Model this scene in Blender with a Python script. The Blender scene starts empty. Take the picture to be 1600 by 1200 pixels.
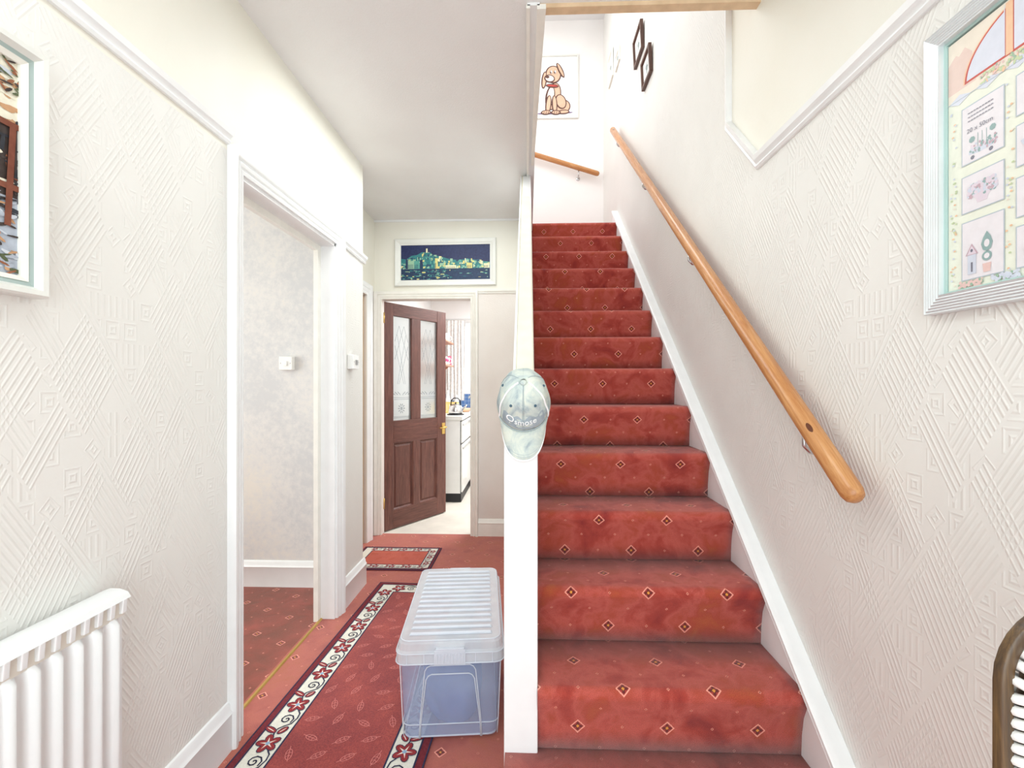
import bpy, bmesh, math, random
from math import sin, cos, pi, radians, sqrt
from mathutils import Vector, Matrix, noise
random.seed(7)
SC = bpy.context.scene
COL = SC.collection
# ------------------------------------------------------------------ camera
cam_d = bpy.data.cameras.new('camera'); cam = bpy.data.objects.new('camera', cam_d); COL.objects.link(cam)
cam_d.sensor_width = 36; cam_d.sensor_fit = 'HORIZONTAL'; cam_d.lens = 36 * 711 / 1600
cam_d.clip_start = 0.03
cam.location = (0, 0, 1.28); cam.rotation_euler = (radians(90), 0, radians(1.93))
SC.camera = cam
# ------------------------------------------------------------------ world, lights, exposure
w = bpy.data.worlds.new('world'); SC.world = w; w.use_nodes = True
w.node_tree.nodes['Background'].inputs[0].default_value = (0.88, 0.97, 1.0, 1)
w.node_tree.nodes['Background'].inputs[1].default_value = 1.25

def area(name, loc, rot, sx, sy, power, col=(1, 1, 1)):
    d = bpy.data.lights.new(name, 'AREA'); d.shape = 'RECTANGLE'; d.size = sx; d.size_y = sy
    d.energy = power; d.color = col
    o = bpy.data.objects.new(name, d); o.location = loc; o.rotation_euler = [radians(a) for a in rot]; COL.objects.link(o)
    return o
area('front_fill_light', (-0.1, -1.35, 1.15), (84, 0, 0), 1.7, 2.0, 16, (0.84, 0.97, 1.0))  # added fill behind the camera
area('hall_fill_light', (-0.35, 0.55, 2.6), (0, 0, 0), 0.7, 0.7, 4, (0.90, 0.97, 0.98))  # added fill from above, the hall has no ceiling fitting
area('inner_hall_fill_light', (-0.5, 2.6, 2.64), (0, 0, 0), 0.7, 1.6, 9, (0.92, 0.98, 0.97))  # added fill to brighten the far hall and end wall
area('landing_window_daylight', (-1.15, 3.4, 4.2), (0, -90, 0), 1.6, 1.6, 15, (0.93, 0.98, 1.0))
area('landing_fill_light', (-0.1, 3.6, 5.2), (0, 0, 0), 0.9, 1.4, 13, (0.95, 0.98, 0.98))  # added overhead fill for the stairwell, not a real fitting
area('room_window_daylight', (-3.0, 1.6, 1.5), (0, -90, 0), 1.5, 1.5, 25, (0.95, 1.0, 0.97))
area('kitchen_fill_light', (0.1, 5.0, 2.4), (0, 0, 0), 1.0, 1.0, 32, (0.97, 0.98, 1.0))  # added overhead fill to brighten the kitchen, not a real fitting
SC.view_settings.view_transform = 'Standard'
SC.view_settings.look = 'None'
SC.view_settings.gamma = 1
SC.view_settings.use_curve_mapping = False
SC.view_settings.exposure = 0.76

# ------------------------------------------------------------------ helpers
def lin(c):
    return tuple(((x / 255) / 12.92 if x / 255 <= 0.04045 else ((x / 255 + 0.055) / 1.055) ** 2.4) for x in c)

class V:
    """socket wrapper so node maths reads as arithmetic"""
    def __init__(s, nt, sock): s.nt = nt; s.k = sock
    def op(s, o, b=None, c=None):
        n = s.nt.nodes.new('ShaderNodeMath'); n.operation = o
        for i, x in enumerate((s, b, c)):
            if x is None: continue
            if isinstance(x, V): s.nt.links.new(x.k, n.inputs[i])
            else: n.inputs[i].default_value = x
        return V(s.nt, n.outputs[0])
    def __add__(s, b): return s.op('ADD', b)
    def __sub__(s, b): return s.op('SUBTRACT', b)
    def __mul__(s, b): return s.op('MULTIPLY', b)
    def __truediv__(s, b): return s.op('DIVIDE', b)
    def abs(s): return s.op('ABSOLUTE')
    def rnd(s): return s.op('ROUND')
    def lt(s, b): return s.op('LESS_THAN', b)
    def gt(s, b): return s.op('GREATER_THAN', b)
    def mx(s, b): return s.op('MAXIMUM', b)
    def mn(s, b): return s.op('MINIMUM', b)

def new_mat(name, rough=0.6, metal=0.0):
    m = bpy.data.materials.new(name); m.use_nodes = True
    b = m.node_tree.nodes['Principled BSDF']
    b.inputs['Roughness'].default_value = rough; b.inputs['Metallic'].default_value = metal
    return m, m.node_tree, b

def coords(nt, kind='Object'):
    t = nt.nodes.new('ShaderNodeTexCoord'); return t.outputs[kind]

def noise_tex(nt, vec, scale, detail=3, rough=0.5, dist=0.0, stretch=None):
    if stretch:
        mp = nt.nodes.new('ShaderNodeMapping'); mp.inputs['Scale'].default_value = stretch
        nt.links.new(vec, mp.inputs[0]); vec = mp.outputs[0]
    n = nt.nodes.new('ShaderNodeTexNoise'); n.inputs['Scale'].default_value = scale
    n.inputs['Detail'].default_value = detail; n.inputs['Roughness'].default_value = rough
    n.inputs['Distortion'].default_value = dist
    nt.links.new(vec, n.inputs['Vector']); return n.outputs['Fac']

def ramp(nt, fac, stops, interp='LINEAR'):
    r = nt.nodes.new('ShaderNodeValToRGB'); r.color_ramp.interpolation = interp
    e = r.color_ramp.elements
    while len(e) < len(stops): e.new(0.5)
    for i, (p, c) in enumerate(stops):
        e[i].position = p; e[i].color = tuple(lin(c)) + (1,)
    nt.links.new(fac, r.inputs[0]); return r.outputs[0]

def mixc(nt, fac, a, b):
    n = nt.nodes.new('ShaderNodeMix'); n.data_type = 'RGBA'
    for s, x in ((n.inputs[0], fac), (n.inputs[6], a), (n.inputs[7], b)):
        if isinstance(x, V): nt.links.new(x.k, s)
        elif isinstance(x, tuple): s.default_value = tuple(lin(x)) + (1,)
        elif isinstance(x, (int, float)): s.default_value = x
        else: nt.links.new(x, s)
    return n.outputs[2]

def bump(nt, b, h, strength, dist):
    n = nt.nodes.new('ShaderNodeBump'); n.inputs['Strength'].default_value = strength
    n.inputs['Distance'].default_value = dist
    nt.links.new(h.k if isinstance(h, V) else h, n.inputs['Height']); nt.links.new(n.outputs[0], b.inputs['Normal'])

def paint(name, c, rough=0.45, var=4, nscale=9, bmp=0.05, metal=0.0):
    m, nt, b = new_mat(name, rough, metal)
    f = noise_tex(nt, coords(nt), nscale, 4)
    lo = tuple(max(0, x - var) for x in c); hi = tuple(min(255, x + var) for x in c)
    nt.links.new(ramp(nt, f, [(0.3, lo), (0.7, hi)]), b.inputs['Base Color'])
    if bmp: bump(nt, b, noise_tex(nt, coords(nt), nscale * 12, 3), bmp, 0.002)
    return m

def wood(name, dark, light, axis=2, rough=0.4, scale=1.0, knots=False):
    m, nt, b = new_mat(name, rough)
    st = [14 * scale] * 3; st[axis] = 0.9 * scale
    f = noise_tex(nt, coords(nt), 5, 6, 0.62, 1.2, tuple(st))
    g = noise_tex(nt, coords(nt), 34, 3, 0.6, 0.3, tuple(st))
    s = V(nt, f) * 0.75 + V(nt, g) * 0.25
    col = ramp(nt, s.k, [(0.33, dark), (0.5, tuple((a + c) // 2 for a, c in zip(dark, light))), (0.66, light)])
    if knots:
        v = nt.nodes.new('ShaderNodeTexVoronoi'); v.inputs['Scale'].default_value = 1.0
        mp = nt.nodes.new('ShaderNodeMapping'); sc = [15.0] * 3; sc[axis] = 5.0; mp.inputs['Scale'].default_value = sc
        nt.links.new(coords(nt), mp.inputs[0]); nt.links.new(mp.outputs[0], v.inputs['Vector'])
        k = V(nt, v.outputs['Distance']).lt(0.10)
        col = mixc(nt, k, col, (96, 48, 22))
    nt.links.new(col, b.inputs['Base Color'])
    bump(nt, b, s, 0.12, 0.002)
    return m

def wallpaper(name, ua, va, lo, hi, cell=0.105, relief=0.5, rough=0.5, kind='anaglypta'):
    """embossed paper: squares, rings and diagonal reeds pressed into the surface (relief only)"""
    m, nt, b = new_mat(name, rough)
    sx = nt.nodes.new('ShaderNodeSeparateXYZ'); nt.links.new(coords(nt), sx.inputs[0])
    u = V(nt, sx.outputs[ua]); v = V(nt, sx.outputs[va])
    f = noise_tex(nt, coords(nt), 2.2, 3)
    nt.links.new(ramp(nt, f, [(0.3, lo), (0.7, hi)]), b.inputs['Base Color'])
    if kind == 'anaglypta':
        def rid(x, k):     # rounded ridges 0..1
            return ((x * k).op('PINGPONG', 0.5) * 3.6 - 0.7).mx(0.0).mn(1.0)
        def cells(u, v, cw, chh, seed):
            a = u / cw; c = v / chh; iu = a.rnd(); iv = c.rnd()
            cb = nt.nodes.new('ShaderNodeCombineXYZ'); nt.links.new(iu.k, cb.inputs[0]); nt.links.new(iv.k, cb.inputs[1]); cb.inputs[2].default_value = seed
            wn = nt.nodes.new('ShaderNodeTexWhiteNoise'); wn.noise_dimensions = '3D'; nt.links.new(cb.outputs[0], wn.inputs['Vector'])
            return a - iu, c - iv, V(nt, wn.outputs['Value'])
        # long reeded bands on two diagonals, hexagon-like, with pressed square motifs between
        p = u * 0.866 + v * 0.5; q = u * -0.866 + v * 0.5
        pa, pb, hp = cells(p, q, cell * 1.9, cell * 0.62, 1.0)
        qa, qb, hq = cells(q, p, cell * 1.9, cell * 0.62, 2.0)
        fu, fv, h = cells(u, v, cell * 0.62, cell * 0.72, 3.0)
        sq = fu.abs().mx(fv.abs()); di = fu.abs() + fv.abs()
        band1 = rid(pb, 4.0) * hp.lt(0.46) * pa.abs().lt(0.46) * pb.abs().lt(0.44)
        band2 = rid(qb, 4.0) * hq.lt(0.44) * qa.abs().lt(0.46) * qb.abs().lt(0.44)
        free = (hp.lt(0.46) * -1 + 1) * (hq.lt(0.44) * -1 + 1)
        m1 = rid(sq, 4.0) * h.lt(0.42) * sq.lt(0.42); m2 = rid(di, 3.4) * (h.gt(0.42) * h.lt(0.62)) * di.lt(0.5)
        m3 = rid(fu, 3.0) * h.gt(0.82) * sq.lt(0.46)
        ht = band1.mx(band2 * 0.9) + (m1 + m2 + m3) * free * 0.9
        wob = V(nt, noise_tex(nt, coords(nt), 30, 3)) * 0.6
        bump(nt, b, ht + wob, relief, 0.003)
    else:
        n1 = V(nt, noise_tex(nt, coords(nt), 55, 3, 0.6, 1.5)); n2 = V(nt, noise_tex(nt, coords(nt), 210, 2))
        bump(nt, b, n1 + n2 * 0.5, relief, 0.003)
    return m

def carpet(name, base_lo, base_hi, base_top, s=0.131, motif=True):
    """cut pile with a woven lattice of small diamonds; UV in metres"""
    m, nt, b = new_mat(name, 0.95)
    b.inputs['Sheen Weight'].default_value = 0.25
    uv = coords(nt, 'UV'); sp = nt.nodes.new('ShaderNodeSeparateXYZ'); nt.links.new(uv, sp.inputs[0])
    jit = V(nt, noise_tex(nt, uv, 330, 2)) * 0.004 - 0.002
    u = V(nt, sp.outputs[0]) + jit; v = V(nt, sp.outputs[1]) + jit
    big = noise_tex(nt, uv, 4.2, 4, 0.6, 0.6); mid = noise_tex(nt, uv, 9, 4, 0.6, 0.8)
    fine = noise_tex(nt, uv, 420, 2, 0.7)
    mixf = V(nt, big) * 0.6 + V(nt, mid) * 0.4
    stops = [(0.36, base_lo), (0.5, base_hi), (0.63, base_top)]  # three pile tones blended at random by the noise
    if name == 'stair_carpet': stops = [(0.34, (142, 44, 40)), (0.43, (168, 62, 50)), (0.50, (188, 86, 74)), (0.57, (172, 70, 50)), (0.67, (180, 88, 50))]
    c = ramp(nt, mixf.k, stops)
    fs = nt.nodes.new('ShaderNodeHueSaturation'); nt.links.new(c, fs.inputs['Color'])
    nt.links.new((V(nt, fine) * 1.5 + 0.25).k, fs.inputs['Value']); c = fs.outputs[0]
    if motif:
        p = (u + v) / (2 * s); q = (u - v) / (2 * s)
        P = p.rnd(); Q = q.rnd()
        r = (u - (P + Q) * s).abs() + (v - (P - Q) * s).abs()
        cross = (u - (P + Q) * s).abs().mn((v - (P - Q) * s).abs())
        c = mixc(nt, r.lt(0.0225), c, (240, 164, 144))
        c = mixc(nt, r.lt(0.0175), c, (168, 58, 52))
        c = mixc(nt, r.lt(0.0150) * cross.lt(0.0042), c, (104, 36, 34))
        c = mixc(nt, r.lt(0.0055), c, (226, 150, 62))
        P2 = (p - 0.5).rnd() + 0.5; Q2 = (q - 0.5).rnd() + 0.5
        r2 = (u - (P2 + Q2) * s).abs() + (v - (P2 - Q2) * s).abs()
        a = (u / s - 0.5).rnd() + 0.5; d = (v / s - 0.5).rnd() + 0.5
        r3 = (u - a * s).abs() + (v - d * s).abs()
        rr = r2.mn(r3)
        c = mixc(nt, rr.lt(0.0052), c, (224, 140, 120))
        c = mixc(nt, rr.lt(0.0022), c, (120, 44, 40))
    nt.links.new(c, b.inputs['Base Color'])
    bump(nt, b, V(nt, fine) + V(nt, mid) * 2, 0.5, 0.003)
    return m

# --- meshes
def BM(): return bmesh.new()
def obj(name, bm, mats, parent=None, smooth=False, kind=None, label=None, bevel=0, uvfn=None):
    bmesh.ops.recalc_face_normals(bm, faces=bm.faces[:])
    me = bpy.data.meshes.new(name)
    if uvfn:
        L = bm.loops.layers.uv.verify()
        for f in bm.faces:
            for l in f.loops: l[L].uv = uvfn(l.vert.co)
    bm.to_mesh(me); bm.free()
    for m in (mats if isinstance(mats, (list, tuple)) else [mats]): me.materials.append(m)
    if smooth:
        me.shade_smooth()
    o = bpy.data.objects.new(name, me); COL.objects.link(o)
    if parent: o.parent = parent
    if kind: o['kind'] = kind
    if label: o['label'] = label
    if bevel:
        b = o.modifiers.new('bevel', 'BEVEL'); b.width = bevel; b.segments = 2; b.limit_method = 'ANGLE'; b.angle_limit = radians(40)
    return o
def autosmooth(o, ang=35):
    me = o.data; bm = bmesh.new(); bm.from_mesh(me)
    for e in bm.edges: e.smooth = not (len(e.link_faces) == 2 and e.calc_face_angle(0) > radians(ang))
    for f in bm.faces: f.smooth = True
    bm.to_mesh(me); bm.free()
    return o
def thing(name, label, cat, loc=(0, 0, 0), rotz=0, group=None, rot=None):
    o = bpy.data.objects.new(name, None); COL.objects.link(o); o.empty_display_size = 0.1
    o.location = loc; o.rotation_euler = rot if rot else (0, 0, rotz)
    o['label'] = label; o['category'] = cat
    if group: o['group'] = group
    return o
def tag(o, label, cat, group=None):
    o['label'] = label; o['category'] = cat
    if group: o['group'] = group
    return o
def box(bm, x0, x1, y0, y1, z0, z1, mi=0, M=None):
    vs = [bm.verts.new((x, y, z)) for z in (z0, z1) for y in (y0, y1) for x in (x0, x1)]
    fs = [(0, 2, 3, 1), (4, 5, 7, 6), (0, 1, 5, 4), (2, 6, 7, 3), (0, 4, 6, 2), (1, 3, 7, 5)]
    for f in fs:
        fc = bm.faces.new([vs[i] for i in f]); fc.material_index = mi
    if M is not None: bmesh.ops.transform(bm, matrix=M, verts=vs)
    return vs
def prism(bm, pts, axis, a0, a1, mi=0):
    """polygon pts in the plane normal to axis, extruded a0..a1"""
    def P(p, a):
        return {'x': (a, p[0], p[1]), 'y': (p[0], a, p[1]), 'z': (p[0], p[1], a)}[axis]
    A = [bm.verts.new(P(p, a0)) for p in pts]; B = [bm.verts.new(P(p, a1)) for p in pts]
    n = len(pts); fs = [bm.faces.new(A), bm.faces.new(B[::-1])]
    for i in range(n): fs.append(bm.faces.new((A[i], A[(i + 1) % n], B[(i + 1) % n], B[i])))
    for f in fs: f.material_index = mi
    bmesh.ops.triangulate(bm, faces=fs[:2])
def sweep(bm, path, prof, mp, closed=False, mi=0):
    """profile (offset to the left of the path, height) mitred along a 2-D path; mp maps (p, q, h) to a point"""
    n = len(path); rings = []
    def nrm(a, b):
        dx, dy = b[0] - a[0], b[1] - a[1]; l = math.hypot(dx, dy); return (-dy / l, dx / l)
    for i in range(n):
        if closed: n0 = nrm(path[i - 1], path[i]); n1 = nrm(path[i], path[(i + 1) % n])
        else:
            n0 = nrm(path[i - 1], path[i]) if i else nrm(path[0], path[1])
            n1 = nrm(path[i], path[i + 1]) if i < n - 1 else n0
        mx, my = n0[0] + n1[0], n0[1] + n1[1]; l = math.hypot(mx, my); mx /= l; my /= l
        k = 1 / max(0.3, mx * n0[0] + my * n0[1])
        rings.append([bm.verts.new(mp(path[i][0] + mx * k * o, path[i][1] + my * k * o, h)) for o, h in prof])
    m = len(prof)
    for i in range(n if closed else n - 1):
        a, b = rings[i], rings[(i + 1) % n]
        for j in range(m):
            f = bm.faces.new((a[j], a[(j + 1) % m], b[(j + 1) % m], b[j])); f.material_index = mi
    if not closed:
        for r in (rings[0], rings[-1][::-1]):
            f = bm.faces.new(r); f.material_index = mi
def tube(bm, pts, r, seg=8, mi=0, closed=False):
    pts = [Vector(p) for p in pts]; n = len(pts); rings = []; up = None
    for i, p in enumerate(pts):
        if closed: d = pts[(i + 1) % n] - pts[i - 1]
        else: d = pts[min(i + 1, n - 1)] - pts[max(i - 1, 0)]
        d.normalize()
        if up is None: up = d.orthogonal().normalized()
        up = (up - d * up.dot(d)).normalized(); s = d.cross(up)
        rr = r[i] if isinstance(r, (list, tuple)) else r
        rings.append([bm.verts.new(p + (up * cos(2 * pi * k / seg) + s * sin(2 * pi * k / seg)) * rr) for k in range(seg)])
    for i in range(n if closed else n - 1):
        a, b = rings[i], rings[(i + 1) % n]
        for k in range(seg):
            f = bm.faces.new((a[k], a[(k + 1) % seg], b[(k + 1) % seg], b[k])); f.material_index = mi; f.smooth = True
    if not closed:
        for q in (rings[0][::-1], rings[-1]):
            f = bm.faces.new(q); f.material_index = mi
def lathe(bm, prof, c=(0, 0, 0), seg=20, mi=0, M=None):
    rings = []; allv = []
    for r, z in prof:
        if r < 1e-6: ring = [bm.verts.new((c[0], c[1], c[2] + z))]
        else: ring = [bm.verts.new((c[0] + r * cos(2 * pi * k / seg), c[1] + r * sin(2 * pi * k / seg), c[2] + z)) for k in range(seg)]
        rings.append(ring); allv += ring
    for a, b in zip(rings, rings[1:]):
        for k in range(seg):
            k2 = (k + 1) % seg
            if len(a) == 1 and len(b) == 1: continue
            if len(a) == 1: f = bm.faces.new((a[0], b[k], b[k2]))
            elif len(b) == 1: f = bm.faces.new((a[k], a[k2], b[0]))
            else: f = bm.faces.new((a[k], a[k2], b[k2], b[k]))
            f.material_index = mi; f.smooth = True
    if M is not None: bmesh.ops.transform(bm, matrix=M, verts=allv)
def rrect(w, d, r, n=4):
    out = []
    for cx, cy, a0 in ((w / 2 - r, d / 2 - r, 0), (-w / 2 + r, d / 2 - r, 90), (-w / 2 + r, -d / 2 + r, 180), (w / 2 - r, -d / 2 + r, 270)):
        for i in range(n + 1):
            a = radians(a0 + 90 * i / n); out.append((cx + r * cos(a), cy + r * sin(a)))
    return out
def loft(bm, rings, mi=0, cap0=True, cap1=True):
    R = [[bm.verts.new(p) for p in r] for r in rings]; n = len(R[0])
    for a, b in zip(R, R[1:]):
        for k in range(n):
            f = bm.faces.new((a[k], a[(k + 1) % n], b[(k + 1) % n], b[k])); f.material_index = mi
    if cap0: bm.faces.new(R[0][::-1]).material_index = mi
    if cap1: bm.faces.new(R[-1]).material_index = mi
def flat(bm, pts, mp, h, mi=0):
    """flat printed shape: polygon in a picture plane"""
    f = bm.faces.new([bm.verts.new(mp(p[0], p[1], h)) for p in pts]); f.material_index = mi; return f
def ell(cx, cy, a, b, rot=0, n=16):
    return [(cx + a * cos(t) * cos(rot) - b * sin(t) * sin(rot), cy + a * cos(t) * sin(rot) + b * sin(t) * cos(rot)) for t in [2 * pi * i / n for i in range(n)]]
def strip(path, wd):
    """ribbon polygons along a 2-D path"""
    out = []
    for (x0, y0), (x1, y1) in zip(path, path[1:]):
        dx, dy = x1 - x0, y1 - y0; l = math.hypot(dx, dy) or 1; nx, ny = -dy / l * wd / 2, dx / l * wd / 2
        ex, ey = dx / l * wd * .3, dy / l * wd * .3
        out.append([(x0 + nx - ex, y0 + ny - ey), (x0 - nx - ex, y0 - ny - ey), (x1 - nx + ex, y1 - ny + ey), (x1 + nx + ex, y1 + ny + ey)])
    return out
def text_mesh(s, size):
    cu = bpy.data.curves.new('t', 'FONT'); cu.body = s; cu.size = size; cu.align_x = 'CENTER'; cu.align_y = 'CENTER'; cu.resolution_u = 3
    o = bpy.data.objects.new('t', cu); COL.objects.link(o)
    dg = bpy.context.evaluated_depsgraph_get(); me = bpy.data.meshes.new_from_object(o.evaluated_get(dg))
    vs = [tuple(v.co) for v in me.vertices]; fs = [tuple(p.vertices) for p in me.polygons]
    bpy.data.objects.remove(o); bpy.data.curves.remove(cu); bpy.data.meshes.remove(me)
    return vs, fs

# ------------------------------------------------------------------ materials
M_emb = wallpaper('embossed_wallpaper', 1, 2, (232, 230, 225), (238, 236, 231), cell=0.082, relief=0.34)
M_embx = wallpaper('embossed_wallpaper_end', 0, 2, (226, 216, 208), (236, 228, 221), kind='fine', relief=0.35)
M_smooth = wallpaper('plain_upper_paper', 1, 2, (238, 234, 221), (243, 240, 230), kind='fine', relief=0.12)
M_ceil = wallpaper('ceiling_paper', 0, 1, (232, 230, 229), (239, 238, 237), kind='fine', relief=0.4)
M_stairp = wallpaper('stairwell_paper', 0, 2, (248, 244, 241), (251, 249, 247), kind='fine', relief=0.1)
M_white = paint('white_gloss', (245, 246, 246), 0.3, 3, bmp=0.03)
M_cream = paint('cream_gloss', (242, 239, 231), 0.35, 4, 14); M_aged = paint('aged_cream_gloss', (240, 234, 214), 0.35, 6, 14)
M_room, nt, b_ = new_mat('mottled_room_paper', 0.8)
f1 = noise_tex(nt, coords(nt), 1.6, 3); f2 = noise_tex(nt, coords(nt), 26, 5, 0.7)
nt.links.new(ramp(nt, (V(nt, f1) * 0.55 + V(nt, f2) * 0.45).k, [(0.38, (208, 207, 208)), (0.5, (222, 219, 217)), (0.62, (230, 224, 216))]), b_.inputs['Base Color'])
M_carpet = carpet('diamond_carpet', (166, 82, 74), (184, 98, 84), (180, 98, 76))
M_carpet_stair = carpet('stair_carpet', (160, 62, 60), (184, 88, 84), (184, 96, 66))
M_carpet_room = carpet('room_carpet', (120, 62, 44), (140, 66, 50), (162, 74, 60))
M_brass = paint('brass', (214, 178, 104), 0.3, 6, metal=0.85)
M_chrome = paint('steel', (205, 205, 205), 0.22, 3, metal=0.95)
M_doorw = wood('mahogany_stain_upright', (76, 42, 36), (130, 82, 70), 2, 0.38)
M_doorh = wood('mahogany_stain_across', (76, 42, 36), (128, 80, 68), 0, 0.38)
M_pine = wood('varnished_pine', (176, 112, 62), (212, 158, 104), 2, 0.25, knots=True)
M_black = paint('black', (28, 28, 30), 0.5, 3)
M_vinyl = paint('pale_vinyl', (226, 220, 208), 0.5, 8, 5)

# ------------------------------------------------------------------ setting: floors
flo = BM(); box(flo, -1.14, 0.94, -1.5, 3.86, -0.06, 0.0); box(flo, -1.42, -1.14, 2.83, 3.86, -0.06, 0)
obj('floor', flo, M_carpet, kind='structure', uvfn=lambda c: (c.x + 0.04, c.y))
flo = BM(); box(flo, -3.3, -1.14, 0.2, 2.83, -0.06, 0.0)
obj('floor', flo, M_carpet_room, kind='structure', uvfn=lambda c: (c.x * 0.94 + c.y * 0.34, c.y * 0.94 - c.x * 0.34))
flo = BM(); box(flo, -1.42, 1.6, 3.86, 6.3, -0.06, -0.004)
obj('floor', flo, M_vinyl, kind='structure')
# walls
def cut_wall_x(name, x0, x1, y0, y1, z0, z1, holes, mats, split=None):
    """wall normal to X with rectangular holes; split = (z, lower material, upper material)"""
    bm = BM(); ys = sorted({y0, y1} | {h[0] for h in holes} | {h[1] for h in holes}); zs = sorted({z0, z1} | {h[2] for h in holes} | {h[3] for h in holes} | ({split} if split else set()))
    for a, b in zip(ys, ys[1:]):
        for c, d in zip(zs, zs[1:]):
            if c < z0 or d > z1: continue
            if any(a >= h[0] - 1e-6 and b <= h[1] + 1e-6 and c >= h[2] - 1e-6 and d <= h[3] + 1e-6 for h in holes): continue
            box(bm, x0, x1, a, b, c, d, 1 if split and c >= split - 1e-6 else 0)
    return obj(name, bm, mats, kind='structure')
def cut_wall_y(name, y0, y1, x0, x1, z0, z1, holes, mats, split=None):
    bm = BM(); xs = sorted({x0, x1} | {h[0] for h in holes} | {h[1] for h in holes}); zs = sorted({z0, z1} | {h[2] for h in holes} | {h[3] for h in holes} | ({split} if split else set()))
    for a, b in zip(xs, xs[1:]):
        for c, d in zip(zs, zs[1:]):
            if any(a >= h[0] - 1e-6 and b <= h[1] + 1e-6 and c >= h[2] - 1e-6 and d <= h[3] + 1e-6 for h in holes): continue
            box(bm, a, b, y0, y1, c, d, 1 if split and c >= split - 1e-6 else 0)
    return obj(name, bm, mats, kind='structure')
D0, D1, DH = 1.632, 2.455, 2.045          # side room opening
cut_wall_x('wall_left', -1.12, -1.05, -1.5, 2.873, 0, 2.67, [(D0, D1, 0, DH)], [M_emb, M_smooth], split=2.10)
cut_wall_x('wall_left', -1.40, -1.30, 2.873, 3.83, 0, 2.67, [(3.02, 3.62, 0, 2.0)], [M_embx, M_smooth], split=2.06)
cut_wall_y('wall_end', 3.83, 3.93, -1.40, -0.03, 0, 2.67, [(-1.235, -0.48, 0, 2.0)], [M_embx, M_smooth], split=2.05)
# side room
cut_wall_y('wall_room', 2.833, 2.873, -3.3, -1.12, 0, 2.67, [], [M_room])
cut_wall_y('wall_room', 0.1, 0.2, -3.3, -1.12, 0, 2.67, [], [M_room])
cut_wall_x('wall_room', -3.4, -3.3, 0.1, 2.873, 0, 2.67, [], [M_room])
# right wall with plain paper above the cranked picture rail
bm = BM()
for q in ([(-1.5, 0), (1.675, 0), (1.675, 2.09), (-1.5, 2.09)], [(1.675, 0), (1.92, 0), (1.92, 2.36), (1.675, 2.09)], [(1.92, 0), (5.05, 0), (5.05, 5.3), (1.92, 5.3)]): prism(bm, q, 'x', 0.84, 0.94, 0)
for q in ([(-1.5, 2.09), (1.675, 2.09), (1.675, 5.3), (-1.5, 5.3)], [(1.675, 2.09), (1.92, 2.36), (1.92, 5.3), (1.675, 5.3)]): prism(bm, q, 'x', 0.84, 0.94, 1)
obj('wall_right', bm, [M_emb, M_smooth], kind='structure')
# stairwell, upstairs
cut_wall_y('wall_back', 5.05, 5.15, -1.4, 0.94, 2.5, 5.3, [], [M_stairp])
cut_wall_x('wall_landing', -1.4, -1.3, 1.6, 5.05, 2.67, 5.3, [], [M_stairp])
cut_wall_y('wall_landing', 1.58, 1.68, -1.4, 0.84, 2.87, 5.3, [], [M_stairp])
bm = BM(); box(bm, -1.4, 0.94, 1.5, 5.15, 5.3, 5.4); obj('ceiling', bm, M_ceil, kind='structure')
# hall ceiling around the stair opening
bm = BM(); box(bm, -1.12, 0.84, -1.5, 1.687, 2.67, 2.87); box(bm, -1.40, 0.0, 1.687, 3.93, 2.67, 2.87); box(bm, -1.4, 0.0, 3.93, 5.05, 2.67, 2.87)
obj('ceiling', bm, M_ceil, kind='structure')
bm = BM(); box(bm, -3.4, -1.12, 0.1, 2.873, 2.67, 2.75); obj('ceiling', bm, M_ceil, kind='structure')
# kitchen shell
cut_wall_x('wall_kitchen', -1.42, -1.32, 3.93, 6.3, 0, 2.5, [], [M_stairp])
cut_wall_x('wall_kitchen', 1.6, 1.7, 3.93, 6.3, 0, 2.5, [], [M_stairp])
cut_wall_y('wall_kitchen', 6.2, 6.3, -1.42, 1.7, 0, 2.5, [(-1.0, 0.35, 1.15, 2.12)], [M_stairp])
cut_wall_y('wall_kitchen', 3.96, 4.02, 0.04, 1.7, 0, 2.42, [], [M_stairp])  # unseen partition behind the stairs, added only to block light
bm = BM(); box(bm, -1.42, 1.7, 3.93, 6.3, 2.42, 2.48); obj('ceiling', bm, M_ceil, kind='structure')

# ------------------------------------------------------------------ trims
RAIL = [(-0.022, 0), (-0.022, 0.009), (-0.014, 0.014), (-0.007, 0.011), (0.000, 0.014), (0.006, 0.022), (0.022, 0.026), (0.022, 0)]
ARCH = [(0, 0), (0, 0.012), (0.010, 0.016), (0.016, 0.012), (0.022, 0.018), (0.034, 0.022), (0.040, 0.017), (0.046, 0.024), (0.062, 0.030), (0.070, 0.030), (0.074, 0.022), (0.074, 0)]
SKIRT = [(0, 0), (0, 0.018), (0.124, 0.017), (0.130, 0.021), (0.136, 0.017), (0.142, 0.013), (0.158, 0.011), (0.166, 0.006), (0.168, 0)]
SKIRT_T = [(0, 0), (0, 0.024), (0.105, 0.024), (0.113, 0.014), (0.122, 0.020), (0.136, 0.012), (0.145, 0.004), (0.145, 0)]
left = lambda p, q, h: (-1.05 + h, p, q)
right = lambda p, q, h: (0.84 - h, p, q)
endw = lambda p, q, h: (p, 3.83 - h, q)
roomw = lambda p, q, h: (p, 2.833 - h, q)
recess = lambda p, q, h: (-1.30 + h, p, q)
def trim(name, path, prof, mp, mat=M_white, closed=False):
    bm = BM(); sweep(bm, path, prof, mp, closed); return autosmooth(obj(name, bm, mat, kind='structure'))
ARCHO = [(o, h) for o, h in ARCH]
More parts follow.
